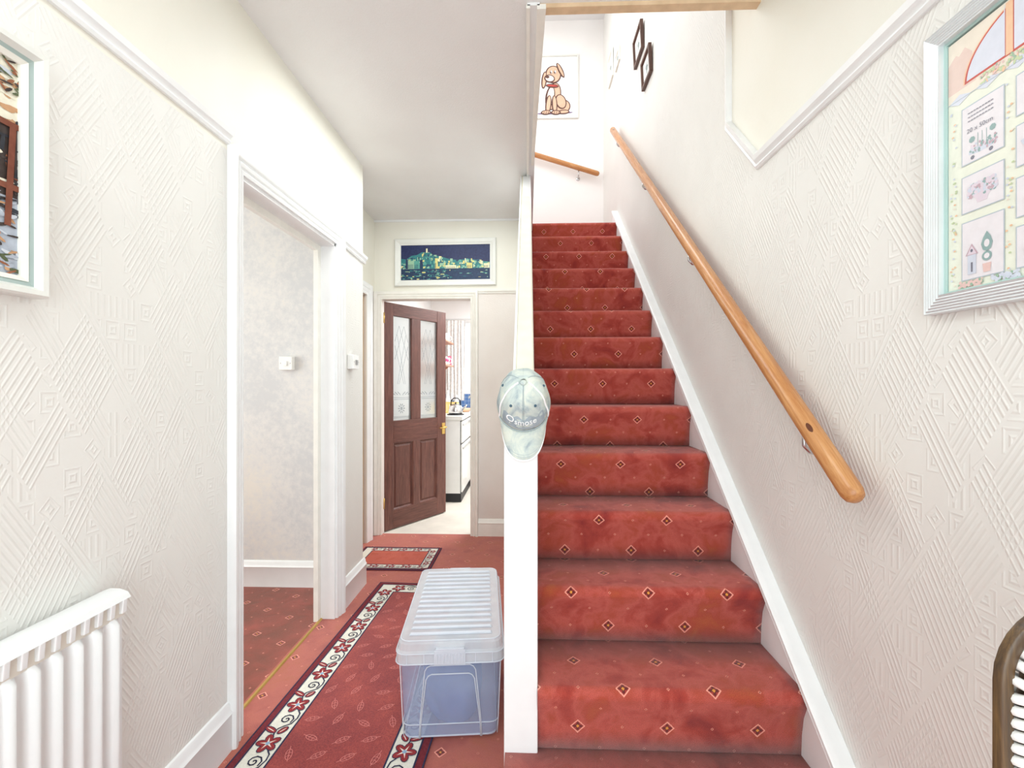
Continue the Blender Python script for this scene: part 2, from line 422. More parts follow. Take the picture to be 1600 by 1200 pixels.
# path direction chosen so +offset points away from the opening
trim('trim_1', [(-1.5, 2.14), (D0 - 0.072, 2.14)], RAIL, left)
trim('trim_2', [(D1 + 0.078, 2.085), (2.895, 2.072)], RAIL, left)
trim('trim_3', [(D0, 0), (D0, DH), (D1, DH), (D1, 0)], ARCH, left)
trim('trim_4', [(-1.235, 0), (-1.235, 2.0), (-0.48, 2.0), (-0.48, 0)], [(o * .88, h) for o, h in ARCH], endw, M_cream)
trim('trim_5', [(-0.415, 2.055), (-0.032, 2.055)], [(o * .6, h * .7) for o, h in RAIL], endw, M_cream)
trim('trim_6', [(-1.5, 2.082), (1.675, 2.082), (1.92, 2.350), (1.92, 2.67), (1.92, 5.3)], RAIL, right)
trim('trim_7', [(3.02, 0), (3.02, 2.0), (3.62, 2.0), (3.62, 0)], [(o * 1.2, h) for o, h in ARCH], recess)
trim('baseboard_left', [(-1.5, 0), (D0 - 0.074, 0)], SKIRT, left)
trim('baseboard_left', [(D1 + 0.074, 0), (2.889, 0)], SKIRT, left)
trim('baseboard_end', [(-0.415, 0), (-0.032, 0)], [(o * .85, h) for o, h in SKIRT], endw, M_cream)
trim('baseboard_room', [(-3.3, 0), (-1.12, 0)], [(o * .97, h) for o, h in SKIRT], roomw)
trim('baseboard_right', [(-1.5, 0), (0.99, 0)], SKIRT, right)
# door lining of the side room opening
bm = BM()
box(bm, -1.135, -1.049, D0 - 0.002, D0 + 0.012, 0, DH); box(bm, -1.135, -1.049, D1 - 0.012, D1 + 0.002, 0, DH); box(bm, -1.135, -1.049, D0, D1, DH - 0.014, DH + 0.001)
obj('trim_8', bm, M_white, kind='structure')
bm = BM(); box(bm, -1.15, -1.125, D1 - 0.045, D1 - 0.012, 0, DH - 0.014); box(bm, -1.15, -1.125, D0 + 0.012, D1 - 0.045, DH - 0.045, DH - 0.014)
obj('trim_9', bm, M_cream, kind='structure')
# stair opening edging under the ceiling
bm = BM(); box(bm, 0.0, 0.045, 1.66, 4.1, 2.66, 2.87); obj('trim_10', bm, M_white, kind='structure')
bm = BM(); box(bm, -0.004, 0.010, 1.66, 3.06, 2.650, 2.664)
prism(bm, [(0.036, 1.66), (0.068, 1.66), (0.040, 2.85), (0.024, 2.85)], 'z', 2.646, 2.664)
obj('trim_11', bm, M_cream, kind='structure')
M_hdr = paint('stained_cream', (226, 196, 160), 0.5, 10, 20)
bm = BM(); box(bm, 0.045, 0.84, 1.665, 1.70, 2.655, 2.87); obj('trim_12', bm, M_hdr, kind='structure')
# cornice line where ceiling meets end wall
bm = BM(); box(bm, -1.3, -0.03, 3.818, 3.83, 2.655, 2.67); obj('trim_13', bm, M_white, kind='structure')

# brass threshold strip
bm = BM(); prism(bm, [(-1.132, 0.0), (-1.128, 0.005), (-1.118, 0.005), (-1.114, 0.0)], 'y', D0 + 0.012, D1 - 0.012)
tag(obj('threshold_strip', bm, M_brass), 'thin brass carpet strip across the doorway to the side room', 'threshold strip')

# ------------------------------------------------------------------ staircase
stair = thing('staircase', 'steep straight staircase in red diamond-patterned carpet with white painted strings', 'staircase', (0, 0, 0))
RISE, GO, NY0, NZ0 = 0.195, 0.2305, 1.327, 0.390
def step_profile(ny, nz, first=False):
    """(y, z, arclen) up the riser, round the nosing, back along the tread"""
    yr = ny + 0.032; z0 = nz - RISE
    pts = [(yr, z0), (yr - 0.003, z0 + 0.06), (yr - 0.012, z0 + 0.115)]
    r = 0.026
    for i in range(7):
        a = radians(195 - i * 105 / 6); pts.append((ny + r + r * cos(a), nz - r + r * sin(a)))
    pts += [(ny + 0.12, nz - 0.001), (ny + GO + 0.034, nz - 0.001)]
    return pts
n_steps = 14
vbase = 0.0
for i in range(n_steps):
    ny = NY0 + (i - 1) * GO; nz = NZ0 + (i - 1) * RISE
    pr = step_profile(ny, nz)
    if i == n_steps - 1: pr[-1] = (5.05, nz - 0.001)
    x0, x1 = (0.030 if i else -0.066), 0.801
    if i == 0: pr[-1] = (NY0 + 0.034, nz - 0.001)
    bm = BM(); uvl = bm.loops.layers.uv.verify()
    arc = [0]
    for a, b in zip(pr, pr[1:]): arc.append(arc[-1] + math.hypot(b[0] - a[0], b[1] - a[1]))
    NXD = 24; grid = []
    for k in range(NXD + 1):
        x = x0 + (x1 - x0) * k / NXD
        row = []
        for j, (y, z) in enumerate(pr):
            wob = noise.noise(Vector((x * 6, i * 3.1, 0.4))) * 0.003 if 2 < j < 9 else 0
            row.append(bm.verts.new((x, y + wob, z + wob * 0.8)))
        grid.append(row)
    for k in range(NXD):
        for j in range(len(pr) - 1):
            f = bm.faces.new((grid[k][j], grid[k + 1][j], grid[k + 1][j + 1], grid[k][j + 1])); f.smooth = True
            for l, (kk, jj) in zip(f.loops, ((k, j), (k + 1, j), (k + 1, j + 1), (k, j + 1))):
                l[uvl].uv = (x0 + (x1 - x0) * kk / NXD - 0.28, vbase + arc[jj] - 0.085 - 0.005)
    # close ends and underside
    zb = nz - RISE - 0.0
    ends = []
    for row in (grid[0], grid[-1]):
        bv = bm.verts.new((row[0].co.x, row[-1].co.y, zb)); ends.append(bv)
        f = bm.faces.new(row + [bv])
        for l in f.loops: l[uvl].uv = (0.03, l.vert.co.z)
    f = bm.faces.new([r[0] for r in grid][::-1] + [ends[0], ends[1]])
    f = bm.faces.new([r[-1] for r in grid] + [ends[1], ends[0]])
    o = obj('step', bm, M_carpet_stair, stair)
    vbase += 0.411
# winder beyond the top, turning left
bm = BM(); prism(bm, rrect(0.9, 0.94, 0.02)[:], 'z', 2.735, 2.9)
bmesh.ops.translate(bm, verts=bm.verts[:], vec=(-0.44, 4.58, 0)); box(bm, -0.9, 0.03, 4.11, 5.05, 2.88, 2.925)
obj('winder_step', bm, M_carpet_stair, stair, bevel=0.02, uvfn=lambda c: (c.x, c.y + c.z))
# right string with its moulded cap, against the wall
zl = lambda y: 0.30 + 0.8436 * (y - 1.198)
bm = BM(); prism(bm, [(0.86, 0.0), (0.98, zl(0.98) - 0.02), (4.268, zl(4.268) - 0.02), (4.45, 2.72), (4.45, 2.5), (1.8, 0.0)], 'x', 0.801, 0.8395)
obj('string_board', bm, M_white, stair)
bm = BM(); P_ = [(0.98, zl(0.98)), (4.268, zl(4.268))]
sweep(bm, P_, [(-0.03, 0), (-0.03, 0.012), (-0.022, 0.018), (-0.016, 0.012), (-0.010, 0.022), (0, 0.022), (0.004, 0.015), (0.004, 0)], lambda p, q, h: (0.802 - h + 0.004 + 0.0, p, q))
prism(bm, [(0.98, zl(.98) - .03), (0.98, zl(.98) + .004), (4.268, zl(4.268) + .004), (4.268, zl(4.268) - .03)], 'x', 0.80, 0.8395)
autosmooth(obj('string_capping', bm, M_white, stair))
# spandrel wall, capping, newel
bm = BM(); zc = lambda y: 2.67 + 0.845 * (y - 3.04)
prism(bm, [(1.43, 0), (3.83, 0), (3.83, 2.66), (3.02, 2.66), (1.43, zc(1.43) - 0.03)], 'x', -0.028, 0.022)
prism(bm, [(3.83, 0), (4.2, 0), (4.2, 2.66), (3.83, 2.66)], 'x', -0.028, 0.022)
obj('spandrel_panel', bm, M_white, stair)
bm = BM(); prism(bm, [(1.395, zc(1.395) - 0.045), (1.395, zc(1.395)), (3.04, zc(3.04)), (3.04, zc(3.04) - 0.045)], 'x', -0.040, 0.021)
obj('handrail_capping', bm, M_aged, stair, bevel=0.006)
bm = BM(); prism(bm, [(1.40, zc(1.40) - 0.01), (1.40, zc(1.40) + 0.005), (3.03, zc(3.03) + 0.004), (3.03, zc(3.03) - 0.01)], 'x', -0.045, -0.037)
obj('capping_bead', bm, M_white, stair)
bm = BM(); box(bm, -0.069, 0.0305, 1.340, 1.438, 0.0, 1.275)
obj('newel_post', bm, M_white, stair, bevel=0.004)

# ------------------------------------------------------------------ handrails
def bracket(bm, p, wall_dir):
    """cranked steel bracket from the wall to the underside of the rail"""
    p = Vector(p); wv = Vector(wall_dir)
    a = p + Vector((0, 0, -0.030)); b = p + Vector((0, 0, -0.070)); c = p + wv * 0.016 + Vector((0, 0, -0.088)); d = p + wv * 0.056 + Vector((0, 0, -0.092))
    tube(bm, [a, b, c, d], 0.0065, 8)
    M = Matrix.Translation(d + wv * 0.004) @ wv.to_track_quat('Z', 'Y').to_matrix().to_4x4()
    lathe(bm, [(0, -0.004), (0.018, -0.004), (0.022, 0), (0.022, 0.003), (0, 0.003)], seg=16, M=M)
hr = thing('handrail', 'long round pine handrail climbing the right wall above the stairs', 'handrail', (0.775, 1.095, 1.005))
d = Vector((0, 4.173 - 1.095, 3.594 - 1.002)); L = d.length
bm = BM(); r = 0.0265
lathe(bm, [(0, 0), (0.013, 0.003), (0.022, 0.011), (r, 0.026)] + [(r, 0.026 + (L - 0.05) * i / 12) for i in range(1, 13)] + [(0.02, L - 0.006), (0, L)], seg=24)
rail = obj('rail', bm, M_pine, hr, smooth=True); rail.rotation_mode = 'QUATERNION'; rail.rotation_quaternion = d.to_track_quat('Z', 'X')
du = d.normalized()
for y in (1.30, 2.21, 3.08, 3.98):
    p = du * ((y - 1.095) / du.y); bm = BM(); bracket(bm, p, (1, 0, 0)); obj('bracket', bm, M_chrome, hr)
h2 = thing('handrail', 'short round pine handrail on the back wall at the top of the stairs', 'handrail', (0.784, 4.985, 3.565))
d2 = Vector((-1.25, 0, 0.40)); L2 = d2.length
bm = BM(); lathe(bm, [(0, 0), (0.013, 0.003), (0.022, 0.011), (r, 0.026), (r, L2 * .3), (r, L2 * .6), (r, L2 - 0.03), (0.02, L2 - 0.006), (0, L2)], seg=24)
rail = obj('rail', bm, M_pine, h2, smooth=True); rail.rotation_mode = 'QUATERNION'; rail.rotation_quaternion = d2.to_track_quat('Z', 'X')
for t in (0.18, 0.85):
    bm = BM(); bracket(bm, d2 * t, (0, 1, 0)); obj('bracket', bm, M_chrome, h2)

# ------------------------------------------------------------------ doors
M_glass, nt, b_ = new_mat('obscured_glass', 0.25)
b_.inputs['Base Color'].default_value = (0.74, 0.78, 0.78, 1); b_.inputs['Transmission Weight'].default_value = 0.75
b_.inputs['Roughness'].default_value = 0.3; b_.inputs['IOR'].default_value = 1.2
bump(nt, b_, noise_tex(nt, coords(nt), 120, 2), 0.3, 0.002)
M_etch = paint('etched_line', (246, 248, 248), 0.5, 2); M_etchd = paint('etched_shade', (165, 172, 176), 0.5, 8, 60)
hx, hy, ex, ey = -1.235, 3.885, -0.81, 4.525
dr = bpy.data.objects.new('door_1', None); COL.objects.link(dr); dr['kind'] = 'structure'
dr.location = (hx, hy, 0.0); dr.rotation_euler = (0, 0, math.atan2(ey - hy, ex - hx))
DW, DT = 0.762, 0.04     # local x along the leaf, camera side is local -y
ptop, pbot = 1.881, 0.955; lt, lb = 0.758, 0.165
def part(name, args, mat, par=dr, bev=0.003):
    bm = BM(); box(bm, *args); return obj(name, bm, mat, par, bevel=bev)
part('stile', (0, 0.103, 0, DT, 0.006, 1.992), M_doorw); part('stile', (0.642, DW, 0, DT, 0.006, 1.992), M_doorw)
part('muntin', (0.312, 0.425, 0, DT, pbot, ptop), M_doorw); part('muntin', (0.335, 0.414, 0, DT, lb, lt), M_doorw)
part('top_rail', (0.103, 0.642, 0, DT, ptop, 1.992), M_doorh); part('lock_rail', (0.103, 0.642, 0, DT, lt, pbot), M_doorh)
part('bottom_rail', (0.103, 0.642, 0, DT, 0.006, lb), M_doorh)
for k, (a, b) in enumerate(((0.103, 0.312), (0.425, 0.642))):
    g = part('glass_pane', (a, b, 0.017, 0.023, pbot, ptop), M_glass, bev=0)
    bm = BM(); mp = lambda p, q, h: (p, 0.0165 - h, q); cx = (a + b) / 2; zt, zb_, st = 1.80, 1.28, 0.032
    lines = []
    for s in (-1, 1):
        lines.append([(cx + s * 0.030, zt), (cx - s * 0.058, 1.60 - 0.04), (cx + s * 0.03, zb_)] if 0 else [(cx + s * 0.028, zt), (cx - s * 0.075, 1.50)])
        lines.append([(cx + s * 0.05, 1.72), (cx - s * 0.045, zb_)])
        lines.append([(cx + s * 0.075, 1.50), (cx + s * 0.045, 1.40), (cx + s * 0.0, zb_)] if 0 else [(cx + s * 0.075, 1.62), (cx - s * 0.028, zb_)])
        lines.append([(cx + s * 0.028, zt), (cx + s * 0.075, 1.66)])
    for ln in lines:
        for q in strip(ln, 0.0042): flat(bm, q, mp, 0.0, 0)
    obj('etched_lattice', bm, M_etchd, g)
    bm = BM()      # etched frieze at the foot of the pane
    for z in (1.155, 1.14, 0.985, 0.975): flat(bm, [(a + .006, z), (b - .006, z), (b - .006, z + .004), (a + .006, z + .004)], mp, 0, 0)
    for xx in (a + .012, b - .016): flat(bm, [(xx, 0.99), (xx + .004, 0.99), (xx + .004, 1.135), (xx, 1.135)], mp, 0, 0)
    for q in range(10):
        an = 2 * pi * q / 10; flat(bm, ell(cx + 0.03 * cos(an), 1.06 + 0.034 * sin(an), 0.013, 0.006, an, 8), mp, 0.0004, 0)
    flat(bm, ell(cx, 1.06, 0.014, 0.016), mp, 0.0004, 0)
    for s in (-1, 1):
        for q in range(5): flat(bm, ell(cx + s * (0.02 + .016 * q), 1.19 + .012 * (q % 2), 0.014, 0.004, s * (1.1 - .2 * q), 8), mp, 0.0003, 0)
    obj('etched_frieze', bm, M_etchd, g)
for a, b in ((0.103, 0.335), (0.414, 0.642)):
    bm = BM(); mp = lambda p, q, h: (p, 0.022 - h, q)
    sweep(bm, [(a, lb), (b, lb), (b, lt), (a, lt)], [(0, 0), (0, 0.020), (0.006, 0.018), (0.012, 0.008), (0.018, 0.002), (0.018, 0)], mp, True)
    obj('panel_moulding', bm, M_doorw, dr)
    bm = BM(); box(bm, a + .001, b - .001, 0.018, 0.024, lb + .001, lt - .001)
    i = 0.035; loft(bm, [[(a + .018, 0.018, lb + .018), (b - .018, 0.018, lb + .018), (b - .018, 0.018, lt - .018), (a + .018, 0.018, lt - .018)], [(a + i, 0.010, lb + i), (b - i, 0.010, lb + i), (b - i, 0.010, lt - i), (a + i, 0.010, lt - i)]], cap0=False)
    obj('panel', bm, M_doorw, dr)
hd = part('handle', (0.703, 0.745, -0.006, 0.0, 0.785, 0.895), M_brass, bev=0.002)
bm = BM(); tube(bm, [(0.724, -0.004, 0.855), (0.724, -0.045, 0.855), (0.712, -0.052, 0.855), (0.628, -0.050, 0.852)], [0.009, 0.009, 0.009, 0.007], 10); obj('lever', bm, M_brass, hd)
for z in (1.85, 0.25):
    bm = BM(); lathe(bm, [(0, -0.045), (0.007, -0.045), (0.007, 0.045), (0, 0.045)], (-0.006, -0.006, z), 10); box(bm, -0.028, -0.004, -0.004, -0.001, z - .04, z + .04); obj('hinge', bm, M_brass, dr)
# cupboard door in the recess
M_ochre = wood('ochre_varnished_wood', (184, 142, 84), (214, 176, 116), 2)
d2r = bpy.data.objects.new('door_2', None); COL.objects.link(d2r); d2r['kind'] = 'structure'; d2r.location = (-1.33, 3.02, 0)
part('leaf', (-0.02, 0.015, 0.004, 0.596, 0.006, 1.996), M_ochre, d2r)
bm = BM()
for z0, z1 in ((0.15, 0.85), (1.0, 1.85)): sweep(bm, [(0.1, z0), (0.5, z0), (0.5, z1), (0.1, z1)], [(0, 0), (0, 0.008), (0.012, 0.004), (0.012, 0)], lambda p, q, h: (0.014 + h, p, q), True)
obj('panel_moulding', bm, M_ochre, d2r)
bm = BM(); lathe(bm, [(0, 0), (0.012, 0), (0.01, 0.02), (0.024, 0.03), (0.024, 0.045), (0, 0.052)], seg=14, M=Matrix.Translation((0.015, 0.06, 1.0)) @ Matrix.Rotation(pi / 2, 4, 'Y')); obj('knob', bm, M_brass, d2r)
# ------------------------------------------------------------------ light switches
M_plastic = paint('switch_plastic', (244, 243, 240), 0.25, 2, bmp=0)
def switch(label, loc, rz, dark=False):
    t = thing('light_switch', label, 'light switch', loc, rz)
    bm = BM(); box(bm, -0.043, 0.043, -0.028, 0.0, -0.043, 0.043); obj('back_box', bm, M_plastic, t, bevel=0.004)
    bm = BM(); loft(bm, [[(x, -0.028, z) for x, z in rrect(.086, .086, .006)], [(x, -0.036, z) for x, z in rrect(.084, .084, .006)], [(x, -0.038, z) for x, z in rrect(.080, .080, .006)]]); obj('face_plate', bm, M_plastic, t)
    bm = BM(); box(bm, -0.012, 0.012, -0.046, -0.036, -0.015, 0.015, M=Matrix.Rotation(radians(4), 4, 'X')); obj('rocker', bm, M_plastic if not dark else paint('grey_rocker', (150, 148, 146), .3), t, bevel=0.002)
    for s in (-1, 1):
        bm = BM(); lathe(bm, [(0, 0), (0.0035, 0), (0.003, 0.0012), (0, 0.0014)], seg=10, M=Matrix.Translation((s * 0.031, -0.038, 0)) @ Matrix.Rotation(pi / 2, 4, 'X')); obj('screw', bm, M_chrome, t)
switch('white light switch on the mottled wall inside the side room', (-1.512, 2.833, 1.41), 0)
switch('white light switch with grey rocker on the hall wall pier beside the doorway', (-1.05, 2.66, 1.41), pi / 2, True)

# ------------------------------------------------------------------ pictures
def frame(label, mp, u0, u1, z0, z1, prof, mats, name='framed_picture', cat='picture', group=None):
    """profile offset grows inward from the outer edge; mp maps (u, z, out) to world"""
    t = thing(name, label, cat, mp((u0 + u1) / 2, z0, 0.0), group=group)
    o = Vector(t.location)
    lp = lambda p, q, h: tuple(Vector(mp(p, q, h)) - o)
    for nm, pf, m in prof:
        bm = BM(); sweep(bm, [(u0, z0), (u1, z0), (u1, z1), (u0, z1)], pf, lp, True); obj(nm, bm, m, t)
    return t, lp
M_wframe = paint('white_frame', (232, 232, 226), 0.35, 3); M_teal = paint('grey_green_liner', (170, 186, 182), 0.5, 5)
M_slip = paint('ivory_slip', (238, 236, 226), 0.5, 3)
# -- left wall: farmyard painting
lu = lambda p, q, h: (-1.05 + h, p, q)
t, lp = frame('large painting of a dark timber barn in a deep white frame above the radiator', lu, 0.30, 0.932, 1.460, 1.970,
    [('frame', [(0, 0), (0, 0.034), (0.004, 0.040), (0.014, 0.039), (0.021, 0.026), (0.021, 0)], M_wframe),
     ('liner', [(0.021, 0), (0.021, 0.026), (0.030, 0.023), (0.030, 0)], M_teal), ('slip', [(0.030, 0), (0.030, 0.025), (0.040, 0.019), (0.040, 0)], M_slip)], None)
bm = BM(); flat(bm, [(0.335, 1.495), (0.896, 1.495), (0.896, 1.935), (0.335, 1.935)], lp, 0.012, 0)
PAL = [(232, 226, 206), (58, 46, 42), (150, 92, 60), (206, 212, 220), (86, 96, 64), (196, 150, 110), (40, 42, 50), (176, 184, 196), (120, 62, 40)]
artm = [paint('oil_%d' % i, c, 0.6, 12, 40) for i, c in enumerate(PAL)]
rg = random.Random(3); h = 0.0125
flat(bm, [(0.336, 1.665), (0.895, 1.655), (0.895, 1.800), (0.336, 1.815)], lp, 0.0122, 1); flat(bm, [(0.336, 1.496), (0.895, 1.496), (0.895, 1.655), (0.336, 1.665)], lp, 0.0123, 7)
def dab(cx, cz, a, b, rot, mi):
    global h
    h += 0.0000024
    cx = .36 + (cx - .36) * 1.02; cz = 1.50 + (cz - 1.515) * 1.09; a *= .7; b *= .8; flat(bm, [(min(max(x, .336), .895), min(max(z, 1.496), 1.934)) for x, z in ell(cx, cz, a, b, rot, 7)], lp, h, mi)
for _ in range(170): dab(rg.uniform(.36, .89), rg.uniform(1.80, 1.90), rg.uniform(.01, .04), rg.uniform(.004, .01), rg.uniform(-.6, .3), rg.choice([0, 0, 0, 3, 5]))
for _ in range(420): dab(rg.uniform(.36, .89), rg.uniform(1.65, 1.80), rg.uniform(.008, .035), rg.uniform(.002, .006), rg.choice([1.5, 1.6, 0.05, -.1]), rg.choice([1, 1, 2, 6, 6, 8, 0]))
for _ in range(420): dab(rg.uniform(.36, .89), rg.uniform(1.52, 1.66), rg.uniform(.008, .028), rg.uniform(.002, .006), rg.uniform(-.7, .5), rg.choice([3, 7, 6, 7, 5, 3, 1]))
for _ in range(60): dab(rg.uniform(.36, .89), rg.uniform(1.515, 1.56), rg.uniform(.008, .025), rg.uniform(.002, .006), rg.uniform(-.7, .5), rg.choice([4, 4, 2, 5]))
for _ in range(50): dab(rg.uniform(.80, .89), rg.uniform(1.85, 1.91), rg.uniform(.005, .02), rg.uniform(.002, .004), rg.uniform(-1, 1), rg.choice([4, 1, 4, 2]))
for z in (1.80, 1.675):
    for q in strip([(0.34, z + .01), (0.890, z)], 0.012): h += .0001; flat(bm, q, lp, h, 8)
for x in (0.872, 0.80, 0.72): h += .0001; flat(bm, strip([(x, 1.60), (x + .01, 1.80)], 0.012)[0], lp, h, 8)
obj('painting', bm, artm, t)
# -- end wall: harbour at night, hung slightly askew
eu0 = lambda p, q, h: (p, 3.83 - h, q)
def eu(p, q, h):     # clockwise tilt seen in the photograph
    return eu0(p, q + 0.012 * (p + 0.69) * 0 + 0.008 * (p + 0.69), h)
t, lp = frame('panoramic night harbour painting in a white frame above the kitchen doorway', eu, -1.122, -0.262, 2.108, 2.508,
    [('frame', [(0, 0), (0, 0.018), (0.006, 0.026), (0.030, 0.020), (0.045, 0.012), (0.052, 0.012), (0.052, 0)], M_wframe)], None)
bm = BM(); mts = [paint('harbour_%d' % i, c, 0.5, 8, 60) for i, c in enumerate([(24, 36, 84), (40, 120, 124), (86, 158, 146), (222, 212, 130), (20, 48, 84), (28, 74, 104), (150, 190, 160), (236, 232, 190)])]
U0, U1, Z0, Z1 = -1.072, -0.312, 2.158, 2.458
def nu(a): return U0 + (U1 - U0) * a
def nz_(b): return Z0 + (Z1 - Z0) * b
def R_(a0, b0, a1, b1, hh, mi): flat(bm, [(nu(a0), nz_(b0)), (nu(a1), nz_(b0)), (nu(a1), nz_(b1)), (nu(a0), nz_(b1))], lp, hh, mi)
R_(0, 0, 1, 1, 0.004, 0); R_(0, 0, 1, 0.30, 0.0044, 4)
hill = [(0, .3), (0, .62), (.06, .60), (.12, .70), (.18, .72), (.24, .80), (.30, .79), (.36, .72), (.46, .66), (.56, .58), (.66, .56), (.74, .60), (.84, .56), (.93, .52), (1, .50), (1, .3)]
flat(bm, [(nu(a), nz_(b)) for a, b in hill], lp, 0.0046, 1)
rg = random.Random(11); hh = 0.0048
def hz(a):
    for (a0, b0), (a1, b1) in zip(hill[1:-1], hill[2:-1]):
        if a0 <= a <= a1: return b0 + (b1 - b0) * (a - a0) / (a1 - a0)
    return .55
for _ in range(260):
    a = rg.uniform(.0, .97); b = .32 + (hz(a) - .36) * rg.random() ** 1.3; ww = rg.uniform(.006, .03); bh = rg.uniform(.02, .09); hh += .000003
    R_(a, b, min(a + ww, 1), min(b + bh, hz(a) + .02), hh, rg.choice([1, 2, 2, 6, 5, 4, 6] if rg.random() < .72 else [3, 3, 7]))
for a0, a1, b1, mi in ((.08, .15, .56, 6), (.15, .21, .55, 2), (.055, .08, .6, 4), (.215, .245, .58, 4), (.385, .415, .62, 3), (.50, .62, .42, 7), (.74, .80, .48, 3), (.93, .99, .46, 7)):
    hh += .00002; R_(a0, .33, a1, b1, hh, mi)
    for k in range(int((a1 - a0) / .016)): hh += .000002; R_(a0 + .004 + k * .016, .34, a0 + .010 + k * .016, .33 + (b1 - .33) * .55, hh, 4)
R_(.283, .74, .30, .90, hh + .0001, 7); R_(.26, .74, .34, .78, hh + .0002, 1)
for _ in range(240):
    a = rg.uniform(0, .97); b = rg.uniform(.02, .28); hh += .000003
    if a > .55 and b < .28 * (1 - (a - .55)) and rg.random() < .8: continue
    R_(a, b, min(1, a + rg.uniform(.008, .04)), b + rg.uniform(.006, .03), hh, rg.choice([1, 5, 2, 5, 1, 4, 6] if rg.random() < .9 else [3]))
R_(0, .29, 1, .325, hh + .0003, 4)
obj('painting', bm, mts, t)
# -- right wall: conservatory print in a reeded silver-white frame
ru = lambda p, q, h: (0.84 - h, 0.974 - p, q)
M_silver = paint('silver_white_frame', (226, 230, 232), 0.3, 4, metal=0.35)
reed = [(0, 0), (0, 0.016)]
for k in range(6): reed += [(0.002 + k * .0055, 0.020), (0.0045 + k * .0055, 0.018)]
reed += [(0.036, 0.020), (0.036, 0)]
t, lp = frame('large framed garden print with arched window on the right wall', ru, 0.002, 0.46, 1.421, 1.990,
    [('frame', reed, M_silver), ('liner', [(0.036, 0), (0.036, 0.010), (0.041, 0.009), (0.041, 0)], paint('pale_teal_liner', (176, 204, 198), .5))], None)
cols = [(234, 240, 214), (238, 222, 196), (226, 186, 168), (206, 214, 234), (198, 74, 62), (240, 170, 110), (166, 190, 120), (232, 226, 232), (150, 168, 184), (190, 200, 222), (168, 120, 140), (84, 130, 130), (224, 168, 160), (120, 120, 134), (216, 196, 214), (96, 150, 110)]
pm = [paint('print_ink_%d' % i, tuple(int(x * .6 + .4 * y) for x, y in zip(c, (236, 233, 232))) if i not in (4, 13) else c, 0.35, 3, 60) for i, c in enumerate(cols)]
bm = BM(); H0 = 0.006
def rct(a, b, c, d, hh, mi): flat(bm, [(a, b), (c, b), (c, d), (a, d)], lp, hh, mi)
rct(.044, 1.456, .416, 1.946, H0, 0); rct(.044, 1.828, .416, 1.946, H0 + .0002, 1)
flat(bm, [(.044, 1.846), (.044, 1.905), (.060, 1.918), (.066, 1.912), (.078, 1.922), (.092, 1.905), (.10, 1.846)], lp, H0 + .0003, 2)
cxa, ra = 0.2085, 0.131
arc = lambda r_, a0, a1, n=14: [(cxa - r_ * cos(radians(a0 + (a1 - a0) * i / n)), 1.850 + 0.72 * r_ * sin(radians(a0 + (a1 - a0) * i / n)) ) for i in range(n + 1)]
flat(bm, arc(.134, 0, 180, 28), lp, H0 + .0004, 5); flat(bm, arc(.131, 0, 180, 28), lp, H0 + .0005, 4)
def seg(a0, a1, x0, x1):
    pts = [(x0, 1.854)] + [(x, min(z, 1.944)) for x, z in arc(.128, a0, a1)] + [(x1, 1.854)]
    flat(bm, pts, lp, H0 + .0006, 3)
flat(bm, [(.082, 1.854)] + [(x, z) for x, z in arc(.127, 3, 62) if x < .151] + [(.151, 1.944), (.151, 1.854)], lp, H0 + .0006, 3)
flat(bm, [(.166, 1.854), (.166, 1.937), (.186, 1.942), (.208, 1.944), (.230, 1.942), (.251, 1.937), (.251, 1.854)], lp, H0 + .0006, 3)
flat(bm, [(.266, 1.854), (.266, 1.93), (.30, 1.905), (.335, 1.854)], lp, H0 + .0006, 3)
rct(.1525, 1.852, .1645, 1.943, H0 + .0008, 5); rct(.2525, 1.852, .2645, 1.943, H0 + .0008, 5)
rg = random.Random(5); hh = H0 + .001
def blob(x, z, a, b, mi, rot=0):
    global hh
    hh += .0000015; flat(bm, ell(x, z, a, b, rot, 7), lp, hh, mi)
for _ in range(170): blob(rg.uniform(.11, .31), 1.838 + rg.uniform(-.007, .010), rg.uniform(.002, .005), rg.uniform(.001, .003), rg.choice([6, 6, 15, 12, 5, 6]), rg.uniform(0, 3))
for a in range(0, 7): flat(bm, [(.046 + a * .053, 1.828), (.046 + a * .053 + .022, 1.838), (.046 + a * .053 + .045, 1.828), (.046 + a * .053 + .02, 1.818)], lp, H0 + .0007, 3)
for q in strip([(.044, 1.828), (.416, 1.828)], .0015): flat(bm, q, lp, H0 + .0009, 8)
for _ in range(160):     # faint sprigs on the cream mount
    x = rg.choice([.056, .16, .26, .36]) + rg.uniform(-.006, .006); blob(x, rg.uniform(1.47, 1.81), .0025, .0018, rg.choice([6, 1, 5, 9]))
pan = []
for c0 in (.074, .171, .268):
    for z0, z1 in ((1.697, 1.803), (1.605, 1.672), (1.478, 1.585)) if c0 != .171 else ((1.737, 1.804), (1.65, 1.718), (1.564, 1.629), (1.478, 1.546)):
        pan.append((c0, c0 + .075, z0, z1))
        rct(c0 - .002, z0 - .002, c0 + .077, z1 + .002, H0 + .0011, 8); rct(c0, z0, c0 + .075, z1, H0 + .0012, 7)
hh = H0 + .0014
# herb cart in the first panel
blob(.112, 1.714, .028, .006, 9)
for _ in range(60): blob(rg.uniform(.088, .138), 1.717 + rg.uniform(-.006, .010), .003, .002, rg.choice([11, 9, 11, 10, 14]), rg.uniform(0, 3))
for x in (.093, .131): blob(x, 1.738 if x < .1 else 1.741, .006, .006, 11)
for x in (.094, .128): blob(x, 1.704, .004, .004, 13)
for x in (.104, .112, .120): flat(bm, strip([(x, 1.72), (x, 1.745)], .001)[0], lp, hh, 11)
